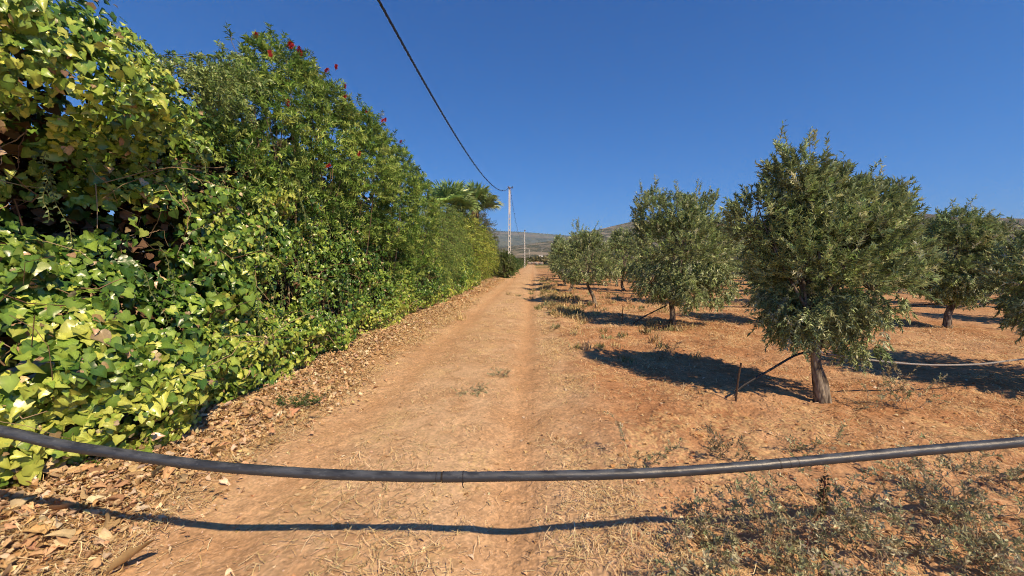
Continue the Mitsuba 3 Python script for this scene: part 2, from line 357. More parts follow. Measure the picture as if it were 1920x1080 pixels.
rng = np.random.default_rng(11)
def ivy_leaves(n, y0, y1, depth, size, down=1.0, per=9):
    m = n // per
    y = rng.uniform(y0, y1, m); z = rng.uniform(0, 1, m) ** .92 * ivy_top(y) + .02
    keep = rng.random(m) > .55 * (1 - sstep(3.0, 4.2, y)) * np.exp(-((z - 2.15) / .26) ** 2)
    keep &= meshkit.fbm(np.stack([y * 2.6, z * 2.6, 0 * y], -1), 3, 41) + rng.normal(0, .07, m) > .435 - .1 * (z < .7)
    keep &= z < ivy_top(y) - .5 * rng.random(m) * sstep(2.6, 3.2, y) * (1 - sstep(4.3, 5, y))
    y, z = y[keep], z[keep]; m = len(y); n = m * per
    ind = np.repeat(np.abs(rng.normal(0, depth, m)) - .04, per)
    tone = np.repeat(rng.normal(0, .14, m), per)
    lean = np.repeat(rng.normal(0, .35, (m, 3)), per, 0)
    y = np.repeat(y, per) + rng.normal(0, .062, n); z = np.abs(np.repeat(z, per) + rng.normal(0, .055, n)) + .01
    x = ivy_front(y, z) - ind + rng.normal(0, .03, n)
    over = sstep(.75, 1.0, z / ivy_top(y))
    x -= over * np.repeat(rng.uniform(0, 1.1, m), per)
    e = .06
    gy = (ivy_front(y + e, z) - ivy_front(y - e, z)) / (2 * e); gz = (ivy_front(y, z + e) - ivy_front(y, z - e)) / (2 * e)
    out = nz(np.stack([np.ones(n), -gy * .5, -gz * .5 + over * 1.2], -1))
    N = nz(out + np.array([.1, -.25, .45]) + lean + rng.normal(0, .42, (n, 3)))
    D = nz(np.array([.25, 0, -.75 * down]) + rng.normal(0, .55, (n, 3))); D = nz(D - N * (D * N).sum(1, keepdims=True))
    S = np.minimum(rng.lognormal(math.log(size), .36, n), size * 1.75) * (.8 + .35 * (1 - sstep(2.5, 6, y))) * (1 - .22 * sstep(2.3, 2.9, z))
    P = np.stack([x, y, z], -1) + [0, 0, 0]
    P[:, 2] = np.maximum(P[:, 2], gh(P[:, 0], P[:, 1]) + .03)
    hue = .5 + .7 * (meshkit.fbm(P * 1.2, 3, 51) - .5) + tone * .55 + rng.normal(0, .11, n) + .09 * sstep(1.2, .2, z) - .05 * sstep(2.2, 2.8, z) - .08 * sstep(4.5, 6.5, y) * sstep(.5, 1.1, z)
    G = np.array([(.042, .105, .018), (.115, .215, .034), (.245, .36, .058), (.45, .50, .10)])
    q = np.clip((hue - .28) / .44, 0, .999) * 3; i = q.astype(int); f = (q - i)[:, None]
    C = G[i] * (1 - f) + G[np.minimum(i + 1, 3)] * f
    dead = rng.random(n) < .03 + .14 * (z < .5) + .04 * np.exp(-((z - 2.2) / .4) ** 2)
    C[dead] = palette(rng, [(.38, .28, .15), (.50, .40, .24), (.26, .18, .09)], dead.sum()); S[dead] *= .75
    C *= rng.lognormal(0, .1, (n, 1))
    return P, D, N, S, C
sets = [ivy_leaves(38000, 1.3, 6.2, .11, .050), ivy_leaves(26000, 5.2, 12.8, .12, .050), ivy_leaves(11000, 1.2, 12.5, .45, .07), ivy_leaves(7000, 1.2, 4.2, .45, .07), ivy_leaves(14000, 12.5, 24, .1, .075)]
P, D, N, S, C = (np.concatenate(q) for q in zip(*sets))
V, f, Cv = leaves('ivy_fine', P, D, N, S, C, rng.uniform(.75, 1.1, (len(P), 1, 1)), rng, .04)
# the leaves that show largest are parts of their own, the others one part
front = (P - EYE) @ FWD
right = (P - EYE) @ np.array([math.cos(YAW), math.sin(YAW), 0])
score = np.where((front > .6) & (np.abs(right) < 1.38 * front) & (np.arange(len(P)) < len(sets[0][0]) + len(sets[1][0])), S / np.maximum(front, .6), 0)
big = np.argsort(-score)[:300]
for k, i in enumerate(big):
    scene['ivy_hedge__leaf' + ('' if not k else f'_{k:03d}')] = mikit.ply((V[i], f), 'glossy_leaf', smooth=True, color=Cv[i])
rest = np.ones(len(P), bool); rest[big] = False
M = Mesh(); pack(M, V[rest], f, Cv[rest])
scene['ivy_hedge__foliage'] = M.ply('glossy_leaf', True); stuff('ivy_hedge__foliage')
tag('ivy_hedge', 'overgrown ivy hedge with yellow-green lobed leaves along the near left of the track', 'hedge')
# leaves in the depth of the hedge
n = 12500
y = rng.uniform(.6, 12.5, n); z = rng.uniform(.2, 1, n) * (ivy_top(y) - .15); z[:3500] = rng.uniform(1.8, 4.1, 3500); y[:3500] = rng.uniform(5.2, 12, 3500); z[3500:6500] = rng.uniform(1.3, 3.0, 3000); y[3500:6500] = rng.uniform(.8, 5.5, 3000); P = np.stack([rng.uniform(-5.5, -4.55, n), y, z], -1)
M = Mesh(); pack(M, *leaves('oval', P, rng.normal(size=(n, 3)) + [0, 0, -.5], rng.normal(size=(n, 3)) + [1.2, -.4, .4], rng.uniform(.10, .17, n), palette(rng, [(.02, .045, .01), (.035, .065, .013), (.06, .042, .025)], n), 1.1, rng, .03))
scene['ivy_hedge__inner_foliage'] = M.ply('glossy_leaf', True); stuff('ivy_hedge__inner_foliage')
# woody stems inside and across the dark gap
M = Mesh()
n = 420
y = rng.uniform(1.2, 12, n); z = rng.uniform(.0, 2.6, n); x = ivy_front(y, z) - rng.uniform(.05, .8, n)
A = nz(np.stack([rng.normal(.1, .5, n), rng.normal(.2, .9, n), rng.normal(.5, .6, n)], -1))
L_ = rng.uniform(.3, 1.3, n)
tubes(M, grow(rng, np.stack([x, y, z], -1), A, L_, .25, 7, .5), np.linspace(1, .5, 7)[None] * rng.uniform(.002, .007, (n, 1)), palette(rng, [(.22, .15, .09), (.33, .25, .16), (.12, .08, .05)], n), 4)
n = 55
y = rng.uniform(1.4, 4.4, n); z = rng.uniform(1.7, 2.7, n); x = ivy_front(y, z) - rng.uniform(-.12, .45, n)
A = nz(np.stack([rng.normal(.1, .4, n), rng.normal(0, 1.0, n), rng.normal(-.2, .6, n)], -1))
tubes(M, grow(rng, np.stack([x, y, z], -1), A, rng.uniform(.3, .9, n), .3, 7, .5), np.linspace(1, .4, 7)[None] * rng.uniform(.0025, .007, (n, 1)), palette(rng, [(.30, .2, .12), (.4, .3, .2)], n), 4)
scene['ivy_hedge__stems'] = M.ply('dry_matter', True); stuff('ivy_hedge__stems')
# dead thatch deep inside
n = 8500
y = rng.uniform(1.0, 12.8, n); z = rng.uniform(0, 1, n) * (ivy_top(y) - .35); z[:2600] = rng.uniform(1.6, 2.8, 2600); y[:2600] = rng.uniform(1.2, 5, 2600); x = ivy_front(y, z) - rng.uniform(.4, 1.0, n)
M = Mesh()
pack(M, *leaves('curl', np.stack([x, y, z], -1), rng.normal(size=(n, 3)), rng.normal(size=(n, 3)) + [1, 0, .5], rng.uniform(.07, .15, n), palette(rng, [(.13, .08, .05), (.2, .13, .08), (.05, .07, .02)], n), 1.0, rng, .05))
n = 46                                                             # hanging bunch of dead leaves at the far left
pack(M, *leaves('curl', np.array([-3.38, 2.20, 2.47]) + rng.normal(0, [.05, .05, .09], (n, 3)), rng.normal(size=(n, 3)) * .5 + [0, 0, -1], rng.normal(size=(n, 3)) + [1, -.4, .4], rng.uniform(.035, .065, n), palette(rng, [(.30, .19, .10), (.2, .12, .06), (.42, .31, .2)], n), 1.0, rng, .06))
scene['ivy_hedge__dead_leaves'] = M.ply('dry_matter', True); stuff('ivy_hedge__dead_leaves', 'brown withered leaves caught in the hedge')

# ------------------------------------------------------------------ leafy shoots
def sprigs(M, MS, rng, B, A, L, nl, kind, size, cols, w=None, width=.2, droop=.2, spread=.9, t0=.1, stem=(.14, .12, .06), sr=.0025, whorl=False, jit=.14, hue=None):
    """shoots with leaves along them"""
    n = len(B)
    path = grow(rng, B, A, L, droop, 5, .15)
    tt = np.sort(rng.uniform(t0, 1, (n, nl)), 1)
    p, tan = along(path, tt)
    ref = np.where(np.abs(tan[..., 2:]) < .9, [[[0, 0, 1.0]]], [[[1.0, 0, 0]]])
    a = nz(np.cross(tan, ref)); b = np.cross(tan, a)
    ph = rng.uniform(0, 6.28, (n, 1)) + np.arange(nl)[None] * 2.4 + rng.normal(0, .3, (n, nl))
    rad = np.cos(ph)[..., None] * a + np.sin(ph)[..., None] * b
    sp = spread * (1.15 - .55 * tt)[..., None] + rng.normal(0, .12, (n, nl, 1))
    D = nz(tan * np.cos(sp) + rad * np.sin(sp)).reshape(-1, 3)
    N = nz(tan * np.sin(sp) - rad * np.cos(sp) + [0, 0, .4]).reshape(-1, 3) + rng.normal(0, .25, (n * nl, 3))
    S = size * rng.lognormal(0, .2, n * nl)
    c = palette(rng, cols, n, w, .10)
    if hue is not None: c = c * hue[:, None]
    C = np.repeat(c, nl, 0) * rng.lognormal(0, jit, (n * nl, 1))
    pack(M, *leaves(kind, p.reshape(-1, 3), D, N, S, C, width))
    if MS is not None: tubes(MS, path, np.linspace(1, .35, 5)[None] * np.full((n, 1), sr), stem, 3)
    return path

def limbs(M, rng, base, tips, r0, color, k=7, bend=.25, sides=5):
    """branches from near base to the tips"""
    tips = np.asarray(tips, float); n = len(tips)
    base = np.broadcast_to(np.asarray(base, float), tips.shape)
    t = np.linspace(0, 1, k)[None, :, None]
    mid = (base + tips) / 2 + rng.normal(0, 1, (n, 3)) * np.linalg.norm(tips - base, axis=1, keepdims=True) * bend * .4 + [0, 0, .15]
    path = (1 - t) ** 2 * base[:, None] + 2 * t * (1 - t) * mid[:, None] + t ** 2 * tips[:, None]
    tubes(M, path, np.linspace(1, .3, k)[None] * np.broadcast_to(r0, (n,))[:, None], color, sides)
    return path

# arching small-leaved vine over the top of the ivy
rng = np.random.default_rng(23)
M, MS = Mesh(), Mesh()
roots = np.stack([rng.uniform(-4.0, -3.35, 30), rng.uniform(3.3, 4.3, 30), rng.uniform(3.1, 3.6, 30)], -1)
A = nz(np.stack([rng.normal(.25, .35, 30), rng.normal(.5, .35, 30), rng.uniform(.5, 1.2, 30)], -1))
main = grow(rng, roots, A, rng.uniform(.6, 1.2, 30), .55, 9, .25)
tubes(MS, main, np.linspace(1, .4, 9)[None] * .004, (.13, .14, .06), 4)
p, tan = along(main, rng.uniform(.1, 1, (30, 16)))
B = p.reshape(-1, 3); A = nz(tan.reshape(-1, 3) + rng.normal(0, .55, B.shape))
sprigs(M, MS, rng, B, A, rng.uniform(.10, .24, len(B)), 11, 'narrow', .04, [(.12, .20, .06), (.21, .31, .09), (.32, .42, .15)], None, .5, .35, sr=.0013, stem=(.12, .17, .06))
# long strands hanging down the face
n = 30
y = rng.uniform(1.9, 6.5, n); z = rng.uniform(1.3, 2.9, n); x = ivy_front(y, z) + .08
st = grow(rng, np.stack([x, y, z], -1), nz(np.stack([rng.normal(.2, .1, n), rng.normal(0, .2, n), -np.ones(n)], -1)), rng.uniform(.3, .8, n), .1, 9, .2)
tubes(MS, st, np.full((n, 9), .003), (.15, .16, .06), 4)
p, tan = along(st, np.tile(np.linspace(.02, 1, 30), (n, 1)))
sgn = np.where(np.arange(30) % 2, 1, -1)[None, :, None]
side = nz(np.cross(tan, [1.0, 0, .2]) * sgn + tan * .7)
pack(M, *leaves('narrow', p.reshape(-1, 3), side.reshape(-1, 3), np.tile([1, -.2, .4], (n * 30, 1)) + rng.normal(0, .3, (n * 30, 3)), rng.uniform(.03, .05, n * 30), palette(rng, [(.07, .12, .04), (.11, .17, .06)], n * 30), .5))
scene['climbing_vine__foliage'] = M.ply('soft_leaf'); stuff('climbing_vine__foliage')
scene['climbing_vine__stems'] = MS.ply('dry_matter'); stuff('climbing_vine__stems')
tag('climbing_vine', 'small-leaved vine arching from the top of the ivy and hanging in strands', 'vine')

# ------------------------------------------------------------------ shrubs of the hedge
def shrub(name, ells, n, nl, kind, size, cols, label, cat='shrub', width=.2, L=(.15, .3), droop=.2, up=.35, spread=.9, clump=.42, scale=1.3, seed=0, lo=.6, bsdf='soft_leaf', r0=.03, nlimb=30, sr=.0025, w=None, group=None, outb=1.0):
    rng = np.random.default_rng(seed)
    M, MS = Mesh(), Mesh()
    P, O = crown_points(rng, ells, n, lo, clump, scale, seed)
    A = nz(O * outb + [0, 0, up] + rng.normal(0, .45, (n, 3)))
    hue = .75 + .5 * meshkit.fbm(P * 1.1, 2, seed + 5)
    path = sprigs(M, MS, rng, P, A, rng.uniform(*L, n), nl, kind, size, cols, w, width, droop, spread, .1, sr=sr, hue=hue)
    e = np.asarray(ells, float)
    root = e[:, :3].mean(0); root[2] = 0
    for q in e:
        b = np.array([q[0], q[1], 0.0])
        limbs(MS, rng, b, q[:3] + nz(rng.normal(size=(nlimb // len(e) + 1, 3))) * q[3:] * rng.uniform(.5, .95, (nlimb // len(e) + 1, 1)), r0, palette(rng, [(.2, .15, .1), (.12, .09, .06)], nlimb // len(e) + 1))
    scene[name + '__foliage'] = M.ply(bsdf); stuff(name + '__foliage')
    scene[name + '__branches'] = MS.ply('dry_matter'); stuff(name + '__branches')
    tag(name, label, cat, group)
    return path[:, -1], A

BB = [(-3.95, 4.45, 2.55, .55, .65, .75), (-3.85, 5.25, 3.2, .6, .6, 1.05), (-3.85, 5.8, 3.8, .6, .65, 1.05), (-3.95, 6.7, 3.6, .85, .9, 1.4), (-3.9, 8.0, 3.4, .95, 1.15, 1.5), (-3.8, 9.5, 3.1, .95, 1.25, 1.6), (-3.75, 11.2, 2.7, .95, 1.1, 1.75), (-4.25, 7.0, 2.2, .8, 2.2, 1.2), (-4.0, 10.4, 1.8, .8, 1.8, 1.4)]
tips, A = shrub('bottlebrush_shrub', BB, 8800, 15, 'narrow', .07, [(.10, .19, .04), (.21, .33, .07), (.38, .49, .13)], 'tall shrub with red brush flowers rising above the ivy', width=.28, L=(.08, .2), seed=61, clump=.46, lo=.74, scale=2.3, spread=1.15, r0=.018, nlimb=60, up=.5)
# feathery shoots standing clear of the outline
rng = np.random.default_rng(62)
out = np.array([(-3.95, 5.1, 3.85), (-3.9, 5.3, 4.2), (-3.95, 5.8, 4.6), (-3.9, 6.3, 4.7), (-3.9, 7.0, 4.75), (-3.8, 8.3, 4.6), (-3.7, 9.6, 4.4), (-3.5, 10.6, 4.0), (-3.95, 4.9, 3.6), (-3.8, 9.0, 4.6), (-3.3, 11.4, 3.6), (-3.95, 4.8, 3.4)])
M, MS = Mesh(), Mesh()
sh = grow(rng, out, nz(np.stack([rng.normal(.2, .3, 12), rng.normal(.1, .4, 12), np.ones(12) * .7], -1)), .48, .1, 6, .3)
tubes(MS, sh, np.full((12, 6), .004), (.2, .14, .09), 4)
sprigs(M, None, rng, sh[:, -2], nz(sh[:, -1] - sh[:, -3]), .2, 26, 'narrow', .075, [(.10, .17, .04), (.2, .25, .08)], None, .17, .05, 1.2)
scene['bottlebrush_shrub__shoots'] = M.ply('soft_leaf'); stuff('bottlebrush_shrub__shoots')
scene['bottlebrush_shrub__shoot_stems'] = MS.ply('dry_matter'); stuff('bottlebrush_shrub__shoot_stems')
def brush_flower(rng, p, axis):
    M = Mesh(); n = 150
    t = rng.uniform(0, 1, n); axis = nz(np.asarray(axis, float))
    d = rng.normal(size=(n, 3)); d = nz(d - axis * (d @ axis)[:, None]) 
    B = p + axis * (t * .075)[:, None]
    pack(M, *leaves('narrow', B, nz(d + axis * .25), np.tile(axis, (n, 1)), rng.uniform(.022, .036, n), palette(rng, [(.58, .03, .04), (.42, .025, .035), (.62, .12, .10)], n), .10))
    tubes(M, [[p - axis * .02, p + axis * .085]], np.full((1, 2), .004), (.3, .03, .03), 5)
    return M
# flowers sit on the outside of the crown, at its top and on the side towards the track
fl = [(-3.86, 5.36, 4.81), (-3.52, 5.2, 4.46), (-3.4, 5.44, 4.7), (-3.54, 5.61, 4.83), (-3.38, 5.6, 4.73), (-3.42, 5.74, 4.75), (-3.36, 6.65, 4.99), (-3.35, 6.28, 4.77), (-3.35, 6.91, 4.78), (-3.15, 6.45, 4.42),
      (-3.33, 7.72, 4.7), (-3.11, 8.19, 4.65), (-3.28, 9.58, 4.63), (-3.12, 4.91, 3.69), (-3.17, 5.87, 3.15), (-3.18, 8.17, 4.64), (-2.93, 6.5, 3.48)]
fl = [np.array(q) - (.05, -.03, .09) for q in fl]
for k, q in enumerate(fl):
    scene['bottlebrush_shrub__flower' + ('' if not k else f'_{k:03d}')] = brush_flower(rng, np.array(q), rng.normal(0, .4, 3) + [.5, -.1, .8]).ply('dry_matter')
# leafy mass that joins shrub and ivy
shrub('feathery_shrub', [(-4.1, 13.0, 1.6, .95, 1.3, 1.8), (-4.15, 14.6, 2.1, .95, 1.5, 1.9), (-4.2, 16.8, 2.3, .9, 1.7, 2.0), (-4.2, 18.8, 2.2, .9, 1.4, 2.1)], 3800, 16, 'narrow', .066, [(.10, .18, .04), (.18, .28, .06), (.28, .37, .10)], 'bright green feathery shrub below the palms', width=.2, L=(.25, .6), droop=.6, seed=71, clump=.42, scale=1.8, lo=.66, up=.5, nlimb=40)
shrub('yellowish_hedge', [(-4.2, 20.5, 2.1, .95, 1.7, 2.0), (-4.2, 23, 2.3, .95, 1.9, 2.2), (-4.2, 26, 2.4, .95, 2.1, 2.2), (-4.2, 29.2, 2.2, .95, 2.2, 2.2), (-4.2, 32.6, 2.2, .95, 2.2, 2.1)], 3300, 12, 'oval', .085, [(.15, .22, .04), (.25, .32, .05), (.36, .40, .08)], 'yellow-green clipped creeper hedge near the far end of the hedge', 'hedge', width=.8, L=(.25, .65), droop=.6, seed=72, clump=.41, scale=1.6, lo=.7, nlimb=40)
shrub('grey_green_shrub', [(-4.9, 31, 4.0, 1.3, 2.6, 1.7), (-4.9, 35, 3.8, 1.5, 2.6, 1.9), (-4.4, 37, 1.8, 1.0, 2.2, 1.9)], 1500, 12, 'narrow', .12, [(.10, .12, .06), (.14, .16, .08), (.2, .21, .11)], 'grey-green shrub behind the hedge, left of the first power pole', width=.3, L=(.3, .6), seed=73, clump=.4, nlimb=40)
shrub('dark_tree', [(-5.2, 25.2, 3.5, 1.1, 1.5, 1.3), (-5.3, 25.8, 4.4, .7, 1.0, .8)], 700, 12, 'oval', .1, [(.025, .05, .018), (.04, .075, .025)], 'small dark green tree behind the hedge under the farther palm', 'tree', width=.6, L=(.2, .4), seed=74, clump=.35, nlimb=24)
shrub('green_bush', [(-3.2, 44, 1.0, 1.5, 2.0, 1.3), (-3.6, 47, 1.2, 1.4, 2.2, 1.5)], 900, 12, 'oval', .12, [(.04, .1, .02), (.07, .14, .03)], 'low dark green bush on the track edge just past the first power pole', 'bush', width=.6, L=(.2, .5), seed=75, clump=.34, nlimb=20)
k = 0
for (x, y, h, r, cols) in [(-2.75, 36.9, 2.4, .8, 0), (-4.6, 41, 2.6, 1.3, 0), (-4.4, 52, 2.4, 1.7, 1), (-3.9, 58, 1.6, 1.8, 0), (-4.6, 65, 2.4, 2.0, 1), (-4.2, 74, 1.8, 2.2, 0), (-4.6, 86, 2.0, 2.6, 1), (-4.2, 101, 1.7, 3, 0), (-5, 120, 2, 3.5, 1), (-9, 60, 3.2, 3, 1), (-11, 84, 3.4, 4, 0)]:
    nm = 'roadside_bush' + ('' if not k else f'_{k:03d}')
    shrub(nm, [(x, y, h * .5, r * .8, r, h * .55)], 420, 10, 'oval', .16, [[(.08, .12, .03), (.13, .17, .05)], [(.05, .1, .025), (.1, .15, .04)]][cols], ['leafy bush hiding the foot of the first power pole', 'low bush behind the first power pole, at the end of the hedge'][k] if k < 2 else f'bush in the scrub beyond the hedge, {ORD[k - 2]} counting away from the first power pole', 'bush', width=.5, L=(.3, .6), seed=80 + k, clump=.34, nlimb=8, group='bushes beyond the hedge')
    k += 1

# ------------------------------------------------------------------ fan palms
def palm(name, top, n, seed, label, R=1.0):
    rng = np.random.default_rng(seed)
    top = np.array(top, float)
    M = Mesh(); zz = np.linspace(0, 1, 24)
    rr = (.17 + .03 * np.sin(zz * 150) + .05 * (1 - zz))[None]
    tubes(M, [np.stack([top[0] + .15 * (zz - 1), top[1] + 0 * zz, top[2] * zz], -1)], rr, (.2, .15, .1), 10)
    scene[name + '__trunk'] = M.ply('dry_matter', True)
    M = Mesh(); m = 60
    a = rng.uniform(0, 6.28, m)
    pack(M, *leaves('narrow', top + np.stack([.15 * np.cos(a), .15 * np.sin(a), rng.uniform(-1.2, -.1, m)], -1), np.stack([.5 * np.cos(a), .5 * np.sin(a), -np.ones(m)], -1), np.stack([np.cos(a), np.sin(a), .4 * np.ones(m)], -1), rng.uniform(.25, .5, m), palette(rng, [(.2, .2, .1), (.17, .13, .07)], m), .3))
    scene[name + '__skirt'] = M.ply('dry_matter')
    for k in range(n):
        az = k * 2.4 + rng.normal(0, .2); el = np.interp(k / n, [0, 1], [1.35, .15]) + rng.normal(0, .1)
        A = np.array([math.cos(az) * math.cos(el), math.sin(az) * math.cos(el), math.sin(el)])
        pet = grow(rng, top[None], A[None], np.array([.75 * R]), .18, 6, .05)
        M = Mesh(); tubes(M, pet, np.linspace(.022, .012, 6)[None], (.14, .19, .06), 5)
        hub = pet[0, -1]; ax = nz(pet[0, -1] - pet[0, -2]); sd = nz(np.cross(ax, [0, 0, 1.0]) + 1e-6); nn = np.cross(sd, ax); ro = rng.uniform(-1.3, 1.3); sd, nn = sd * math.cos(ro) + nn * math.sin(ro), nn * math.cos(ro) - sd * math.sin(ro)
        m = 34; th = np.linspace(-2.1, 2.1, m) + rng.normal(0, .03, m)
        Dd = np.cos(th)[:, None] * ax + np.sin(th)[:, None] * sd + nn * (.25 * np.abs(np.sin(th)))[:, None]
        ln = .95 * R * (1 - .22 * np.abs(th) / 2.1) * rng.uniform(.9, 1.05, m)
        fold = np.where(np.arange(m) % 2, .35, -.35)[:, None]
        c = palette(rng, [(.22, .33, .11), (.30, .40, .15)], 1) * np.ones((m, 1))
        pack(M, *leaves('narrow', np.tile(hub, (m, 1)), Dd, nn + sd * fold, ln * .68, c, .13))
        tipb = hub + nz(Dd) * (ln * .5)[:, None]
        pack(M, *leaves('narrow', tipb, nz(Dd + [0, 0, -.22]), nn + sd * fold, ln * .55, c * 1.1, .07))
        scene[name + '__frond' + ('' if not k else f'_{k:03d}')] = M.ply('soft_leaf')
    tag(name, label, 'palm')
palm('fan_palm', (-4.8, 22.2, 4.65), 15, 91, 'fan palm showing nearest above the hedge, touching the red-flowered shrub in view', 1.15)
palm('fan_palm_001', (-4.15, 27.2, 5.35), 16, 92, 'fan palm farther along the hedge, nearer the first power pole', 1.25)

# ------------------------------------------------------------------ olive trees
OLIVE = [(.19, .245, .11), (.285, .355, .155), (.40, .475, .235), (.54, .59, .37)]
def olive_parts(ells, trunk, n, nl, seed, size=.055, far=False, sub=.42):
    rng = np.random.default_rng(seed)
    e = np.asarray(ells, float)
    M, MS, MT = Mesh(), Mesh(), Mesh()
    P, O = crown_points(rng, e, n, .47, sub + .015, 2.2, seed)
    zc = (P[:, 2] - e[0, 2]) / e[0, 5]
    A = nz(O * .8 + np.stack([0 * zc, 0 * zc, .75 + .35 * zc], -1) + rng.normal(0, .38, P.shape))
    low = zc < -.35
    A[low] = nz(O[low] * .45 + np.array([0, 0, -.55]) + rng.normal(0, .35, (low.sum(), 3)))
    hue = .72 + .6 * meshkit.fbm(P * 1.6, 3, seed + 5)
    sprigs(M, None if far else MS, rng, P, A, rng.uniform(.09, .22, n), nl, 'narrow', size, OLIVE, [.3, .35, .25, .1], .23 if not far else .3, .12, .66, .02, (.12, .11, .075), .0022, hue=hue, jit=.28)
    top = e[np.argsort(-e[:, 2] - e[:, 5])[:3]]                        # long upright shoots at the top
    m = 26 if not far else 12
    k = rng.integers(0, len(top), m)
    B = top[k, :3] + np.clip(rng.normal(0, .42, (m, 3)), -.6, .6) * top[k, 3:] + np.stack([0 * k, 0 * k, .3 * top[k, 5]], -1)
    sh = grow(rng, B, nz(rng.normal(0, .28, (m, 3)) + [.05, 0, 1]), rng.uniform(.22, .42, m), .05, 5, .12)
    p, tan = along(sh, np.tile(np.linspace(.05, 1, 9), (m, 1)))
    sprigs(M, None, rng, p.reshape(-1, 3), tan.reshape(-1, 3), .12, max(3, nl // 5), 'narrow', size, OLIVE, [.2, .35, .3, .15], .26, 0, .8)
    if not far: tubes(MS, sh, np.full((m, 5), .004), (.17, .15, .11), 3)
    fork = None
    for path, r0, r1 in trunk:
        q = spline(path, 22)
        rr = np.linspace(r0, r1, 22) + .35 * r0 * np.exp(-np.linspace(0, 5, 22) * 1.6)
        s = 14 if not far else 8
        T1 = Mesh(); tubes(T1, [q], rr[None], (0, 0, 0), s); v, f, _ = T1.get()
        v = v + nz(v - np.repeat(q, s, 0)) * (.28 * r0 * (meshkit.fbm(v * [14, 14, 4], 3, seed) - .5))[:, None]
        MT.add(v, f, (0, 0, 0))
        fork = q[-1] if fork is None else fork
        tips = e[rng.integers(0, len(e), 9)]
        tips = tips[:, :3] + nz(rng.normal(size=(9, 3))) * tips[:, 3:] * .6
        limbs(MT, rng, q[-1], tips, r1 * .55, (0, 0, 0), 8, .22, 6)
    # finer branches through the crown
    m = 70 if not far else 20
    k = rng.integers(0, len(e), m)
    limbs(MS, rng, e[k, :3] * [1, 1, 1] - [0, 0, .2], e[k, :3] + nz(rng.normal(size=(m, 3))) * e[k, 3:] * .95, .008, (.16, .14, .10), 5, .3, 4)
    v, f, _ = MT.get()
    return M.ply('soft_leaf'), mikit.ply((v, f), 'olive_bark', smooth=True), MS.ply('dry_matter')

def at(d, x, y, rz=0, s=1.0, sz=None):
    return T().translate([x, y, float(gh(x, y)) - .02]).rotate([0, 0, 1], rz).scale([s, s, sz or s])

def own_olive(key, x, y, ells, trunk, n, nl, seed, label, size=.055, sub=.44):
    c, t, b = olive_parts(ells, trunk, n, nl, seed, size, False, sub)
    M_ = at(None, x, y)
    for part, d in (('crown', c), ('trunk', t), ('branches', b)):
        scene[f'{key}__{part}'] = {**d, 'to_world': M_}
    stuff(key + '__crown'); stuff(key + '__branches')
    tag(key, label, 'olive tree')

own_olive('olive_tree', 3.36, 4.54, [(.03, .1, 1.60, .78, .82, .76), (-.36, .15, 2.45, .25, .38, .56), (-.02, .2, 2.2, .36, .45, .52), (.42, .1, 2.15, .30, .40, .34), (-.75, .2, 2.1, .23, .34, .34), (.30, .05, .97, .33, .40, .42), (-.32, 0, 1.14, .36, .45, .44), (.05, .3, 1.05, .38, .40, .38), (.53, .1, 1.5, .26, .42, .40)],
          [([(0, 0, 0), (-.03, 0, .25), (-.1, .02, .5), (-.05, .05, .95)], .066, .042), ([(-.05, -.03, 0), (-.12, -.05, .3), (-.17, -.05, .62), (-.3, -.1, 1.1)], .052, .032)], 4800, 23, 101, 'large olive tree nearest the camera, beside the right of the track', .050, .45)
own_olive('olive_tree_001', 3.34, 9.4, [(.25, .1, 1.95, 1.2, 1.15, .95), (-.45, .2, 2.75, .42, .5, .62), (.1, .2, 2.7, .6, .6, .45), (.65, .1, 2.75, .5, .5, .5), (1.05, 0, 1.15, .45, .5, .55), (-.5, 0, 1.3, .5, .6, .55), (.3, .4, 1.1, .8, .6, .5), (.25, -.4, .95, .35, .35, .4)],
          [([(0, 0, 0), (.02, 0, .3), (0, .02, .7), (.1, .05, 1.1)], .075, .05)], 3600, 20, 102, 'second olive tree along the track edge, with a straight dark trunk', .062)
own_olive('olive_tree_002', 2.3, 14.4, [(-.25, .1, 1.65, .95, .95, .8), (-.65, .1, 2.3, .28, .4, .5), (-.1, .1, 2.25, .3, .4, .45), (.4, .1, 1.25, .45, .5, .5), (-.8, .1, 1.35, .5, .5, .5)],
          [([(0, 0, 0), (-.07, 0, .3), (-.25, .02, .65), (-.28, .05, 1.1)], .07, .045)], 1500, 14, 103, 'third olive tree along the track edge, with a pale bent trunk', .075)
own_olive('olive_tree_003', 9.98, 9.75, [(0, 0, 1.65, .8, .9, .8), (.05, 0, 2.35, .48, .55, .45), (.3, 0, 2.05, .5, .55, .45), (.4, 0, 1.5, .6, .6, .55), (-.4, 0, 1.25, .42, .5, .45), (.15, 0, 1.0, .5, .6, .35)],
          [([(0, 0, 0), (0, 0, .35), (.12, .02, .7), (.1, .05, 1.1)], .075, .05)], 3000, 20, 104, 'olive tree with a pale leaning trunk standing right of the large nearest olive', .065)
own_olive('olive_tree_004', 7.12, 4.85, [(.05, 0, 1.5, 1.2, 1.1, .8), (-.95, .05, 1.5, .5, .5, .5), (-1.0, .1, 1.12, .25, .35, .33), (.2, 0, 2.2, .7, .7, .4), (-.5, .1, 1.05, .55, .5, .42), (.5, 0, 1.0, .7, .7, .45)],
          [([(0, 0, 0), (0, 0, .4), (.08, .02, .8), (.05, .05, 1.2)], .085, .055)], 3600, 20, 105, 'dark drooping olive crown cut by the right edge of the picture', .06)

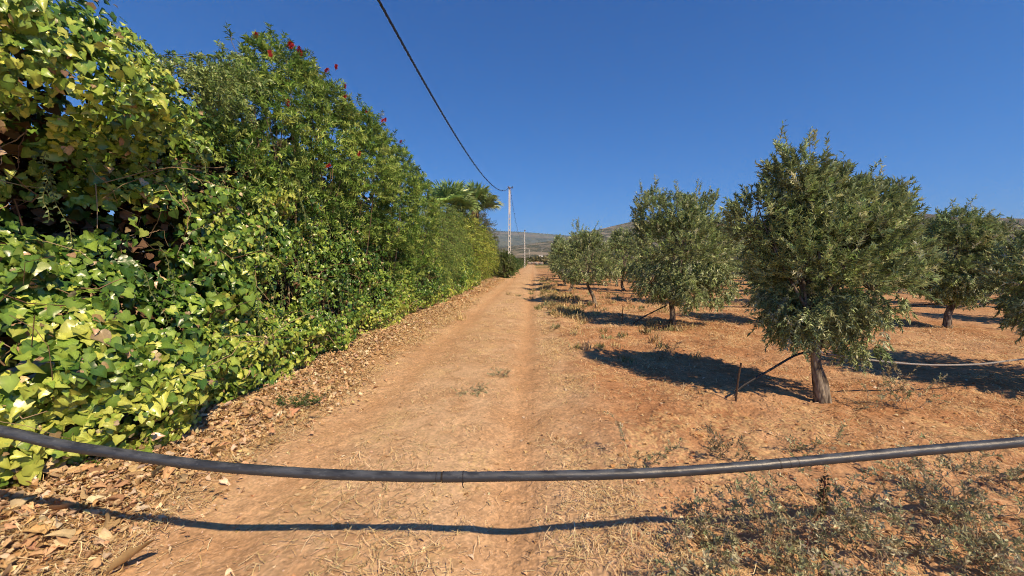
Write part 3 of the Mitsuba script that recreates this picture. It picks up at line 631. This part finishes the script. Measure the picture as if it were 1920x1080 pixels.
variants = []
for k in range(5):
    r_ = np.random.default_rng(200 + k)
    ells = [(0, 0, 1.75, 1.05, 1.05, .95)] + [(r_.uniform(-.6, .6), r_.uniform(-.6, .6), r_.uniform(2.2, 2.65), r_.uniform(.35, .6), r_.uniform(.35, .6), r_.uniform(.4, .6)) for _ in range(3)] + [(r_.uniform(-.75, .75), r_.uniform(-.75, .75), r_.uniform(1.0, 1.4), r_.uniform(.4, .6), r_.uniform(.4, .6), r_.uniform(.4, .55)) for _ in range(4)]
    b = r_.uniform(-.15, .15, 2)
    c, t, _ = olive_parts(ells, [([(0, 0, 0), (b[0], b[1], .35), (b[0] * .6, b[1] * 1.4, .75), (0, 0, 1.2)], .075, .05)], 1050, 12, 210 + k, .095, True)
    nm = f'olive_source_{"abcde"[k]}'
    scene[nm] = {'type': 'shapegroup', 'crown': c, 'trunk': t}
    variants.append(nm)
r_ = np.random.default_rng(300)
rows = [(4.7, 3.35), (9.7, 3.3), (14.4, 2.3), (20.2, 1.9), (25.2, 2.1), (30.3, 2.4), (35.4, 2.6), (40.5, 2.8), (46, 3.0), (51.5, 3.2)]
taken = {(0, 0), (1, 0), (2, 0), (1, 2), (0, 1)}
special = {(3, 0): 'fourth olive tree in the row along the track edge, just behind the bent-trunked one', (1, 1): 'olive tree directly behind the large nearest olive',
           (2, 1): 'olive tree one row in from the bent-trunked one, seen through the gap beside it', (2, 2): 'olive tree in the third line back, between the second and the nearest olives', (3, 1): 'olive tree with a thin dark trunk seen between the bent-trunked olive and the second olive', (2, 4): 'olive tree whose short dark trunk shows between the leaning-trunked olive and the dark right-edge olive'}
nt = 5
for ri, (y, x0) in enumerate(rows):
    for ci in range(0, 11):
        x = x0 + 3.42 * ci + (r_.normal(0, .15) if (ri, ci) not in special else 0); yy = y + r_.normal(0, .2) + .04 * (x - x0)
        rz, s, v = r_.uniform(0, 360), r_.uniform(.94, 1.10), variants[r_.integers(5)]
        if (ri, ci) in taken or x > 1.38 * yy + 1.6 or (ri == 0 and ci > 1): continue
        if (ri, ci) == (3, 1): x, yy = 4.87, 20.87
        if (ri, ci) == (2, 4): x, yy = 15.47, 14.1
        key = f'olive_tree_{nt:03d}'; nt += 1
        scene[key] = {'type': 'instance', 'shapegroup': {'type': 'ref', 'id': v}, 'to_world': at(None, x, yy, rz, s)}
        if (ri, ci) in special: tag(key, special[(ri, ci)], 'olive tree')
        elif ci == 0: tag(key, f'olive tree at the track edge of the {ORD[ri]} line back, far down the track', 'olive tree', 'far olive trees along the track')
        else: tag(key, f'olive tree in the {ORD[ri]} line back from the camera, {ORD[ci]} tree in from the track', 'olive tree', 'olive trees deep in the orchard')

# ------------------------------------------------------------------ drip hoses and stakes
def hose(key, pts, r, bsdf, label, n=60, group=None):
    M = Mesh(); tubes(M, [spline(pts, n)], np.full((1, n), r), (0, 0, 0), 8)
    scene[key] = mikit.ply(M.get()[:2], bsdf, smooth=True); tag(key, label, 'hose', group)
def stake(key, x, y, h, lean, label, r=.0105):
    z0 = float(gh(x, y))
    p = np.array([(x, y, z0 - .15), (x + lean * .3, y, z0 + h * .3), (x + lean * .6, y, z0 + h * .7), (x + lean, y, z0 + h)])
    M = Mesh(); tubes(M, [p], np.full((1, 4), r), (0, 0, 0), 6)
    v, f, _ = M.get(); v = np.vstack([v, p[-1] + [0, 0, .002]]); f = np.vstack([f, [(len(v) - 1, 18 + q, 18 + (q + 1) % 6) for q in range(6)]])
    scene[key] = mikit.ply((v, f), bsdf='rusty_iron'); tag(key, label, 'stake')
hose('drip_hose', [(2.31, 4.42, .12), (2.42, 4.44, .2), (2.7, 4.47, .36), (3.0, 4.5, .53), (3.2, 4.5, .58)], .0125, 'dark_rubber', 'short dark hose running up from the near stake into the large nearest olive')
hose('drip_hose_001', [(3.34, 4.5, .55), (4.0, 4.6, .45), (4.6, 4.65, .4), (5.2, 4.7, .405), (5.7, 4.8, .435), (6.3, 4.8, .5), (7.0, 4.8, .58)], .011, 'grey_hose', 'light grey hose sagging across to the right from the large nearest olive')
hose('drip_hose_002', [(2.45, 9.62, .02), (2.6, 9.6, .15), (2.9, 9.58, .33), (3.25, 9.5, .53)], .014, 'dark_rubber', 'dark hose slanting from the ground up to the second olive')
hose('drip_hose_003', [(3.4, 9.5, .53), (4.5, 9.9, .47), (5.5, 9.95, .45), (6.7, 9.9, .5), (8.4, 9.85, .47), (10.15, 9.8, .58), (11.5, 9.4, .47), (13.0, 8.7, .6)], .014, 'dark_rubber', 'dark hose strung between the trunks of the second line of olives')
hose('drip_hose_004', [(2.3, 14.4, .5), (4, 14.5, .4), (5.7, 14.6, .5), (7.4, 14.6, .4), (9.1, 14.6, .5), (10.8, 14.5, .4), (12.5, 14.4, .5), (14, 14.2, .4), (15.4, 14.1, .55)], .015, 'dark_rubber', 'dark hose strung between the trunks of the third line of olives, behind the bent trunk')
hose('drip_hose_005', [(1.9, 20.2, .5), (3.4, 20.5, .4), (4.87, 20.87, .5), (6.8, 20.6, .4), (8.7, 20.5, .5), (10.5, 20.5, .4), (12.2, 20.6, .5)], .015, 'dark_rubber', 'dark hose strung along the fourth line of olives')
stake('iron_stake', 2.29, 4.39, .44, .05, 'short dark iron stake standing left of the large nearest olive')
stake('iron_stake_001', 2.2, 9.6, .45, .02, 'short dark stake left of the second olive, in its shadow')
stake('iron_stake_002', 1.2, 14.5, .45, .02, 'short dark stake in the grass left of the bent-trunked olive')

# ------------------------------------------------------------------ power poles and cable
def lattice_pole(key, x, y, h, label, wb=.31, wt=.155, solid=.30, rungs=11):
    """concrete pole: solid head, below it two legs joined by rungs, all tapering"""
    z0 = float(gh(x, y))
    M = Mesh()
    def frustum(x0, x1, y0, z_a, X0, X1, Y0, z_b):
        v = [(x + a, y + b, z0 + z_a) for a, b in ((x0, -y0), (x1, -y0), (x1, y0), (x0, y0))] + [(x + a, y + b, z0 + z_b) for a, b in ((X0, -Y0), (X1, -Y0), (X1, Y0), (X0, Y0))]
        M.add(v, [(0, 2, 1), (0, 3, 2), (4, 5, 6), (4, 6, 7)] + [t for i in range(4) for t in ((i, (i + 1) % 4, (i + 1) % 4 + 4), (i, (i + 1) % 4 + 4, i + 4))], (0, 0, 0))
    w = lambda z: wb / 2 + (wt - wb) / 2 * z / h
    zs = h * (1 - solid); leg = .062
    frustum(-w(zs), w(zs), .09, zs, -w(h), w(h), .07, h)
    for s in (-1, 1):
        a, b = sorted((s * w(-.3), s * (w(-.3) - leg))); c, d = sorted((s * w(zs), s * (w(zs) - leg)))
        frustum(a, b, .1, -.3, c, d, .09, zs)
    for k in range(rungs):
        zz = .25 + (zs - .25) * k / rungs
        frustum(-w(zz) + leg, w(zz) - leg, .085, zz, -w(zz) + leg, w(zz) - leg, .085, zz + .16)
    v, f, _ = M.get()
    scene[key + '__shaft'] = mikit.ply((v, f), 'concrete')
    b = trimesh.creation.box((.5, .07, .08)); b.apply_translation((x + .08, y - .12, z0 + h - .12)); scene[key + '__crossarm'] = mikit.ply(b, 'rusty_iron')
    q = trimesh.creation.revolve([(0, 0), (.04, 0), (.055, .03), (.03, .05), (.055, .08), (.03, .1), (.02, .13), (0, .13)], sections=10)
    for k, dx in enumerate((-.12, .28)):
        c = q.copy(); c.apply_translation((x + dx, y - .12, z0 + h - .078)); scene[key + '__insulator' + ('' if not k else f'_{k:03d}')] = mikit.ply(c, 'rusty_iron')
    tag(key, label, 'power pole')
lattice_pole('power_pole', -2.35, 38.0, 8.85, 'tall white concrete power pole with ladder-like openings at the end of the hedge')
lattice_pole('power_pole_001', -2.05, 90, 8.85, 'second white concrete power pole farther down the track')
lattice_pole('power_pole_002', -2.3, 250, 8.6, 'tiny pale pole in the distance, left of the white building')
lattice_pole('power_pole_003', 9.5, 430, 13, 'tiny thin pole in the distance, above the white building')
def cable(key, y0, y1, h, sag, label, x0=-2.3, x1=-2.3, n=220):
    t = np.linspace(0, 1, n); base = np.stack([x0 + (x1 - x0) * t, y0 + (y1 - y0) * t, h - sag * 4 * t * (1 - t)], -1)
    M = Mesh(); tw = t * abs(y1 - y0) * 2 * np.pi / .55
    for ph in (0, 2.09, 4.19):
        tubes(M, [base + .0125 * np.stack([np.cos(tw + ph), 0 * tw, np.sin(tw + ph)], -1)], np.full((1, n), .0125), (0, 0, 0), 6)
    scene[key] = mikit.ply(M.get()[:2], 'dark_rubber', smooth=True); tag(key, label, 'cable')
cable('power_cable', 37.9, -14, 8.75, 3.3, 'thick black twisted cable sagging overhead across the sky to the first power pole', -2.4, -2.4, 420)
cable('power_cable_001', 38.1, 90, 8.75, 3.3, 'black cable hanging between the first and second power poles', -2.3, -2.0)

# ------------------------------------------------------------------ far buildings, heap, distant growth
def box(key, lo, hi, bsdf):
    b = trimesh.creation.box(np.subtract(hi, lo)); b.apply_translation((np.array(lo) + hi) / 2); scene[key] = mikit.ply(b, bsdf)
bx, by = 12.5, 610.0; bz = float(gh(bx, by))
box('white_building__wall', (bx - 8, by, bz - 1), (bx + 10, by + 9, bz + 4.2), 'white_plaster')
box('white_building__upper_floor', (bx - 4, by + 1, bz + 4.2), (bx + 2, by + 8, bz + 6.6), 'white_plaster')
box('white_building__parapet', (bx - 8.2, by - .2, bz + 4.2), (bx - 4.01, by + 9.2, bz + 4.6), 'white_plaster')
for k, dx in enumerate((-6, -2.5, 1.5, 5, 8)):
    box('white_building__window' + ('' if not k else f'_{k:03d}'), (bx + dx - .6, by - .06, bz + 1.2), (bx + dx + .6, by + .05, bz + 2.8), 'window_dark')
tag('white_building', 'long low white farm building far away at the foot of the tan slope', 'building')
def tunnel(key, x0, x1, y, label, group=None):
    t = np.linspace(0, np.pi, 12); z0 = float(gh(0, y)); prof = np.stack([4 * np.cos(t), 3.4 * np.sin(t) ** .7], -1)
    xs = np.linspace(x0, x1, 8)
    v = np.array([(x, y + a, z0 - .3 + b) for x in xs for a, b in prof]); n = 12
    f = [q for i in range(7) for k in range(11) for q in ((i * n + k, (i + 1) * n + k, (i + 1) * n + k + 1), (i * n + k, (i + 1) * n + k + 1, i * n + k + 1))]
    f += [(0, k + 1, k) for k in range(1, 11)] + [(7 * n, 7 * n + k, 7 * n + k + 1) for k in range(1, 11)]
    scene[key] = mikit.ply((v, f), 'greenhouse_film', smooth=50); tag(key, label, 'greenhouse', group)
for k, y in enumerate((540, 549, 558)):
    tunnel('greenhouse' + ('' if not k else f'_{k:03d}'), -34, 0, y, ['nearest', 'middle', 'farthest'][k] + ' of three long blue-grey plastic greenhouses far off, left of the white building', 'far greenhouses')
rng = np.random.default_rng(41)
# heap of red earth and stones where the track ends
hz = float(gh(-.5, 150))
def lump(c, r, seed, sub=3, amp=.45):
    s = trimesh.creation.icosphere(subdivisions=sub); v = s.vertices
    v = v * (1 + amp * (meshkit.fbm(v * 1.6, 4, seed) - .5)[:, None] * 2) * r + c
    return v, s.faces
scene['earth_heap__mound'] = mikit.ply(lump((1.4, 152, hz - .1), (2.6, 2.2, 1.15), 5), 'heap_earth', smooth=True)
scene['heap_earth'] = {'type': 'diffuse', 'reflectance': proc(lambda p, n, uv: mix((.3, .13, .07), (.5, .3, .18), fbm(p.x * 2, p.y * 2, p.z * 2)))}
for k in range(7):
    r0 = rng.uniform(.3, .75)
    scene['earth_heap__boulder' + ('' if not k else f'_{k:03d}')] = mikit.ply(lump((-1.6 + .95 * k * .8 + rng.normal(0, .2), 149.6 + rng.normal(0, .5), hz + .45 + rng.normal(0, .15)), (r0, r0 * .8, r0 * .8), 20 + k, 2), 'field_stone', smooth=True)
tag('earth_heap', 'low heap of red earth and pale boulders where the track ends', 'heap')
M = Mesh()
n = 420
bx_, by_ = rng.uniform(-120, 170, n), rng.uniform(150, 520, n)
ok = ~((np.abs(bx_) < 5) & (by_ < 175)); bx_, by_ = bx_[ok], by_[ok]; n = len(bx_)
cl = np.repeat(np.arange(n), 90); hh = rng.uniform(1.0, 3.0, n)
d = nz(rng.normal(size=(len(cl), 3))) * rng.uniform(.5, 1, (len(cl), 1))
P = np.stack([bx_[cl], by_[cl], gh(bx_, by_)[cl] + hh[cl] * .5], -1) + d * np.stack([hh[cl] * .9, hh[cl] * .9, hh[cl] * .55], -1)
pack(M, *leaves('narrow', P, d + [0, 0, .3], d + rng.normal(0, .4, d.shape), hh[cl] * .5, palette(rng, [(.06, .09, .03), (.1, .12, .05), (.16, .15, .07)], n)[cl] * rng.lognormal(0, .2, (len(cl), 1)), .7))
scene['distant_scrub'] = M.ply('soft_leaf'); tag('distant_scrub', 'band of green scrub across the plain before the hills', 'scrub', kind='stuff')

# ------------------------------------------------------------------ leaf litter, straw, pebbles, grass
rng = np.random.default_rng(51)
DRY = [(.50, .345, .19), (.44, .285, .15), (.57, .43, .27), (.33, .21, .11), (.42, .32, .19), (.62, .50, .35)]
def litter(n, y0, y1, size, q=1.0):
    y = y0 + (y1 - y0) * rng.random(n) ** q
    x = -3.06 + .40 * rng.normal(size=n) - .25 * (y > 5)
    w = (x > -4.3) & (x < -2.0 + .2 * rng.normal(size=n)); x, y = x[w], y[w]; n = len(x)
    P = np.stack([x, y, gh(x, y) + rng.uniform(.004, .05, n)], -1)
    N = nz(rng.normal(0, .6, (n, 3)) + [0, 0, 1]); D = rng.normal(size=(n, 3)) * [1, 1, .3]
    return P, D, N, rng.lognormal(math.log(size), .35, n), palette(rng, DRY, n, [.26, .22, .2, .1, .12, .1])
sets = [litter(8500, 1.0, 4.4, .030), litter(1500, 1.0, 4.6, .066), litter(18000, 4.0, 13, .036, 1.3), litter(6500, 12, 34, .06, 1.2)]
# scattered leaves over the track and round the trees
n = 3500; x = rng.uniform(-2.2, 8, n) ; y = 1.5 + 12 * rng.random(n) ** 1.5
sets.append((np.stack([x, y, gh(x, y) + .012], -1), rng.normal(size=(n, 3)) * [1, 1, .2], nz(rng.normal(0, .3, (n, 3)) + [0, 0, 1]), rng.uniform(.015, .04, n), palette(rng, DRY, n)))
P, D, N, S, C = (np.concatenate(q) for q in zip(*sets))
V, f, Cv = leaves('ivy_fine', P, D, N, S, C, rng.uniform(.3, .95, (len(P), 1, 1)), rng, .06)
front = (P - EYE) @ FWD; right = (P - EYE) @ np.array([math.cos(YAW), math.sin(YAW), 0])
score = np.where((front > 1.6) & (np.abs(right) < 1.34 * front) & (P[:, 0] < -1.9), S / np.maximum(front, .6), 0)
big = np.argsort(-score)[:300]
for k, i in enumerate(big):
    scene['leaf_litter__leaf' + ('' if not k else f'_{k:03d}')] = mikit.ply((V[i], f), 'dry_matter', smooth=True, color=Cv[i])
rest = np.ones(len(P), bool); rest[big] = False
M = Mesh(); pack(M, V[rest], f, Cv[rest])
n = 260; y = 1.2 + 12 * rng.random(n) ** 1.7; x = rng.normal(-2.85, .45, n)
tubes(M, grow(rng, np.stack([x, y, gh(x, y) + .02], -1), nz(rng.normal(size=(n, 3)) * [1, 1, .12]), rng.uniform(.08, .35, n), 0, 5, .3), np.linspace(1, .5, 5)[None] * rng.uniform(.0015, .004, (n, 1)), palette(rng, [(.3, .2, .12), (.42, .32, .2), (.16, .11, .07)], n), 4)
scene['leaf_litter__carpet'] = M.ply('dry_matter', True); stuff('leaf_litter__carpet')
tag('leaf_litter', 'carpet of curled brown dead leaves along the foot of the hedge', 'leaf litter', kind='stuff')

def strips(M, P, ang, L, W, C, lift=.02, rng=rng):
    n = len(P); d = np.stack([np.cos(ang), np.sin(ang), 0 * ang], -1); s = np.stack([-np.sin(ang), np.cos(ang), 0 * ang], -1)
    t = np.array([0, .5, 1.0]); b = rng.normal(0, .12, n); tl = rng.normal(0, .28, n); up0 = .5 * np.abs(L * tl) + rng.uniform(0, lift, n)
    V = []
    for q, k in enumerate(t):
        c = P + d * ((k - .5) * L)[:, None] + s * (b * L * (1 - (2 * k - 1) ** 2))[:, None] + np.stack([0 * L, 0 * L, up0 + (k - .5) * L * tl], -1)
        V += [c - s * W[:, None] / 2, c + s * W[:, None] / 2]
    V = np.stack(V, 1)
    f = np.array([(0, 1, 3), (0, 3, 2), (2, 3, 5), (2, 5, 4)])
    pack(M, V, f, np.repeat(C[:, None], 6, 1))
M = Mesh()
def straw(n, xf, yf, patch, thr):
    x, y = xf(n), yf(n)
    k = meshkit.fbm(np.stack([x * patch, y * patch, 0 * x], -1), 3, 77) > thr
    k &= rng.random(n) > .93 * (np.exp(-((x + .1) / .24) ** 4) + np.exp(-((x + 1.85) / .36) ** 4))
    x, y = x[k], y[k]; n = len(x)
    far = np.clip(y / 6, .8, 2.0)
    strips(M, np.stack([x, y, gh(x, y) + .006], -1), rng.uniform(0, 3.14, n), rng.uniform(.025, .10, n) * far ** .5, rng.uniform(.0022, .0055, n) * far, palette(rng, [(.60, .45, .24), (.72, .58, .35), (.48, .33, .16), (.28, .18, .09)], n, [.4, .35, .17, .08]))
ydist = lambda lo, hi, q: (lambda n: lo + (hi - lo) * rng.random(n) ** q)
straw(8000, lambda n: rng.normal(-.85, .38, n), ydist(1.5, 20, 1.9), 2.0, .5)
straw(11000, lambda n: rng.normal(.42, .28, n), ydist(1.5, 14, 1.7), 1.6, .46)
straw(46000, lambda n: rng.uniform(.6, 10, n), ydist(1.9, 16, 1.4), 1.3, .46)
straw(14000, lambda n: rng.normal(-2.25, .22, n), ydist(1.3, 16, 1.6), 1.5, .4)
straw(11000, lambda n: rng.normal(-2.9, .4, n), ydist(1.2, 14, 1.6), 1.5, .3)
straw(7000, lambda n: rng.uniform(-2.2, .4, n), ydist(1.5, 9, 1.4), 2.5, .5)
scene['dry_straw'] = M.ply('dry_matter'); tag('dry_straw', 'bits of dry straw scattered over track and orchard soil', 'straw', kind='stuff')

M = Mesh()
ico = trimesh.creation.icosphere(subdivisions=0)
def clods(n, xf, yf, rlo, rhi, cols):
    x, y = xf(n), yf(n); r = rng.uniform(0, 1, n) ** 2.5 * (rhi - rlo) + rlo
    V = np.stack([x, y, gh(x, y) + .2 * r], -1)[:, None] + ico.vertices[None] * r[:, None, None] * rng.uniform(.6, 1.25, (n, 12, 1)) * [1, 1, .7]
    pack(M, V, np.array(ico.faces), np.repeat(palette(rng, cols, n)[:, None], 12, 1))
clods(5500, lambda n: rng.uniform(.6, 9, n), ydist(1.7, 13, 1.4), .004, .022, [(.43, .24, .12), (.5, .31, .17), (.38, .2, .1)])
clods(3000, lambda n: rng.uniform(-2.2, .8, n), ydist(1.6, 8, 1.5), .002, .011, [(.55, .4, .27), (.5, .3, .16), (.62, .48, .36)])
scene['clods'] = M.ply('dry_matter'); tag('clods', 'crumbs of red earth and grit on the bare soil', 'soil clods', kind='stuff')

# dry and greenish grass: tufts along the right edge of the track and among the trees
M = Mesh()
tx, ty = [], []
for (x, y, sx, sy, n) in [(1.15, 11.0, .3, .4, 40), (1.0, 13.0, .35, .7, 46), (1.0, 16.5, .4, 1.0, 40), (.9, 21, .4, 2.5, 50), (1.0, 30, .5, 5, 60), (1.2, 8, .5, .8, 14), (5.5, 12.5, 2.5, 1.2, 30), (7, 17, 4, 2, 50), (3, 18, 2, 2, 40), (3.2, 9.2, .3, .25, 14), (2.4, 7.4, .6, .6, 5)]:
    tx.append(rng.normal(x, sx, n)); ty.append(rng.normal(y, sy, n))
tx, ty = np.concatenate(tx), np.concatenate(ty); nb = 26
bx2, by2 = np.repeat(tx, nb) + rng.normal(0, .06, len(tx) * nb), np.repeat(ty, nb) + rng.normal(0, .06, len(tx) * nb)
n = len(bx2); hgt = np.repeat(rng.uniform(.07, .24, len(tx)), nb) * rng.uniform(.5, 1.1, n)
w = np.clip(np.repeat(ty, nb) / 9, .7, 2.4) * .0024
pack(M, *leaves('narrow', np.stack([bx2, by2, gh(bx2, by2)], -1), rng.normal(0, .33, (n, 3)) + [0, 0, 1], rng.normal(size=(n, 3)) + [0, -.2, 0], hgt, np.repeat(palette(rng, [(.46, .37, .18), (.30, .28, .13), (.56, .44, .23), (.22, .24, .12)], len(tx), [.35, .2, .3, .15]), nb, 0) * rng.lognormal(0, .15, (n, 1)), (w / hgt)[:, None, None]))
scene['dry_grass'] = M.ply('soft_leaf'); tag('dry_grass', 'tufts of dry and grey-green grass beside the track and under the olives', 'grass', kind='stuff')

# ------------------------------------------------------------------ weeds
WEED = [(.28, .30, .17), (.36, .37, .22), (.46, .45, .29), (.30, .24, .14)]
def weed(key, x, y, ns, h, spread, seed, label, size=.025, cols=WEED, nl=15, width=.42, stem=(.34, .27, .19), group=None, up=1.0):
    rng = np.random.default_rng(seed)
    M, MS = Mesh(), Mesh()
    B = np.tile([x, y, float(gh(x, y)) - .01], (ns, 1)) + rng.normal(0, .03, (ns, 3)) * [1, 1, 0]
    az = rng.uniform(0, 6.28, ns)
    A = nz(np.stack([np.cos(az) * spread, np.sin(az) * spread, up * rng.uniform(.4, 1.1, ns)], -1))
    path = grow(rng, B, A, h * rng.uniform(.6, 1.15, ns), .15, 8, .35)
    path[..., 2] = np.maximum(path[..., 2], gh(path[..., 0], path[..., 1]) + .006)
    tubes(MS, path, np.linspace(1, .4, 8)[None] * np.full((ns, 1), .0028), stem, 4)
    p, tan = along(path, rng.uniform(.25, 1, (ns, 7)))
    q = p.reshape(-1, 3)
    sprigs(M, MS, rng, q, nz(tan.reshape(-1, 3) + rng.normal(0, .6, q.shape) + [0, 0, .15]), rng.uniform(.05, .14, len(q)), nl, 'narrow', size, cols, None, width, .1, .95, .1, stem, .0013, jit=.2)
    scene[key + '__leaves'] = M.ply('soft_leaf'); stuff(key + '__leaves')
    scene[key + '__stems'] = MS.ply('dry_matter')
    tag(key, label, 'weed', group)
W = [(1.0, 2.22, 9, .34, .9, 'grey-green weed farthest left below the pipe, over the pipe shadow'), (.85, 1.85, 12, .3, 1.2, 'sprawling grey-green weed at the bottom edge, nearest the track'), (1.36, 2.2, 16, .42, .8, 'dense upright grey-green weed between pipe and pipe shadow'),
     (1.38, 1.92, 14, .34, 1.0, 'grey-green weed at the bottom edge left of the stone'), (1.85, 2.3, 12, .38, .9, 'grey-green weed just right of the red-stemmed weed'), (1.78, 1.95, 14, .36, 1.0, 'grey-green weed at the bottom edge right of the stone'),
     (2.2, 2.12, 14, .36, 1.1, 'brownish grey weed in the tangle right of the pipe shadow'), (2.55, 2.25, 18, .46, .9, 'tall pale grey-green weed near the bottom right corner'), (2.35, 1.95, 16, .4, 1.0, 'bushy dark weed in the bottom right corner'), (2.75, 2.6, 12, .36, 1.0, 'grey-green weed at the right edge below the pipe'), (3.35, 2.9, 9, .36, 1.0, 'thin weed beyond the pipe at the right edge')]
for k, (x, y, ns, h, sp, lab) in enumerate(W):
    weed('saltbush_weed' + ('' if not k else f'_{k:03d}'), x, y, int(ns * .85) + 1, h * 1.15, sp * .72, 400 + k, lab, nl=12)
weed('saltbush_weed_011', .78, 2.9, 4, .3, .8, 430, 'thin pale sprig of weed standing beyond the pipe near the track', nl=12)
weed('saltbush_weed_012', 1.55, 3.1, 6, .3, .7, 431, 'thin dry weed standing beyond the pipe above the dense upright weed', nl=10, cols=[(.2, .17, .11), (.16, .15, .1)])
weed('saltbush_weed_013', 3.92, 4.25, 7, .5, .35, 432, 'upright pale green weed just right of the large nearest olive trunk', size=.024)
weed('saltbush_weed_014', 3.62, 4.2, 4, .5, .3, 433, 'thin upright weed against the large nearest olive trunk', size=.022, nl=12)
weed('saltbush_weed_015', -.75, 4.55, 7, .2, 1.3, 434, 'small flattened grey-green weed in the middle of the track', size=.018, up=.4)
weed('saltbush_weed_016', -.52, 5.3, 6, .16, 1.2, 435, 'farther small flattened weed in the middle of the track', size=.018, up=.4)
weed('saltbush_weed_017', -2.55, 3.9, 9, .2, .8, 436, 'green weed tuft growing from the leaf litter at the hedge foot', size=.022, cols=[(.06, .12, .03), (.1, .15, .05)])
weed('saltbush_weed_018', 2.3, 3.3, 5, .28, .7, 437, 'thin weed beyond the pipe, in front of the iron stake', nl=9)
weed('saltbush_weed_019', 2.0, 6.2, 8, .4, .5, 438, 'dry grey weed standing at the shadow of the large nearest olive', nl=8, cols=[(.3, .25, .16), (.2, .18, .12)])
# red-stemmed weed with a dark seed head, standing up to the pipe
M, MS = Mesh(), Mesh(); z0 = float(gh(1.5, 2.1))
sp_ = spline([(1.5, 2.1, z0), (1.53, 2.1, z0 + .14), (1.56, 2.08, z0 + .28), (1.565, 2.07, z0 + .44)], 14)
tubes(MS, [sp_], np.linspace(.006, .003, 14)[None], (.28, .11, .08), 6)
rng = np.random.default_rng(440); n = 190
t = rng.uniform(.58, 1, (1, n)); p, tan = along(sp_[None], t); d = nz(rng.normal(size=(n, 3)) + [0, 0, .2])
pack(M, *leaves('oval', p[0] + d * .012, d, rng.normal(size=(n, 3)), rng.uniform(.010, .022, n), palette(rng, [(.10, .075, .045), (.15, .12, .06), (.09, .10, .045)], n), .8))
scene['dock_weed__stem'] = MS.ply('dry_matter', True)
scene['dock_weed__seed_head'] = M.ply('dry_matter'); stuff('dock_weed__seed_head', 'dark clustered seed head')
tag('dock_weed', 'red-stemmed weed with a dark seed head reaching up to the pipe', 'weed')
scene['field_stone_lump'] = mikit.ply(lump((1.58, 1.98, float(gh(1.58, 1.98)) - .005), (.075, .06, .05), 55, 3, .3), 'field_stone', smooth=True)
tag('field_stone_lump', 'greyish stone half hidden among the weeds at the bottom edge', 'stone')

# ------------------------------------------------------------------ haze over the plain
scene['air'] = {'type': 'homogeneous', 'albedo': {'type': 'rgb', 'value': [.66, .84, 1.0]}, 'sigma_t': 4.2e-5}
scene['haze'] = {'type': 'cube', 'to_world': T().translate([0, 6900, 420]).scale([16000, 7100, 440]), 'bsdf': {'type': 'null'}, 'interior': {'type': 'ref', 'id': 'air'}}
tag('haze', 'thin blue haze over the plain and the far hills', 'haze', kind='stuff')
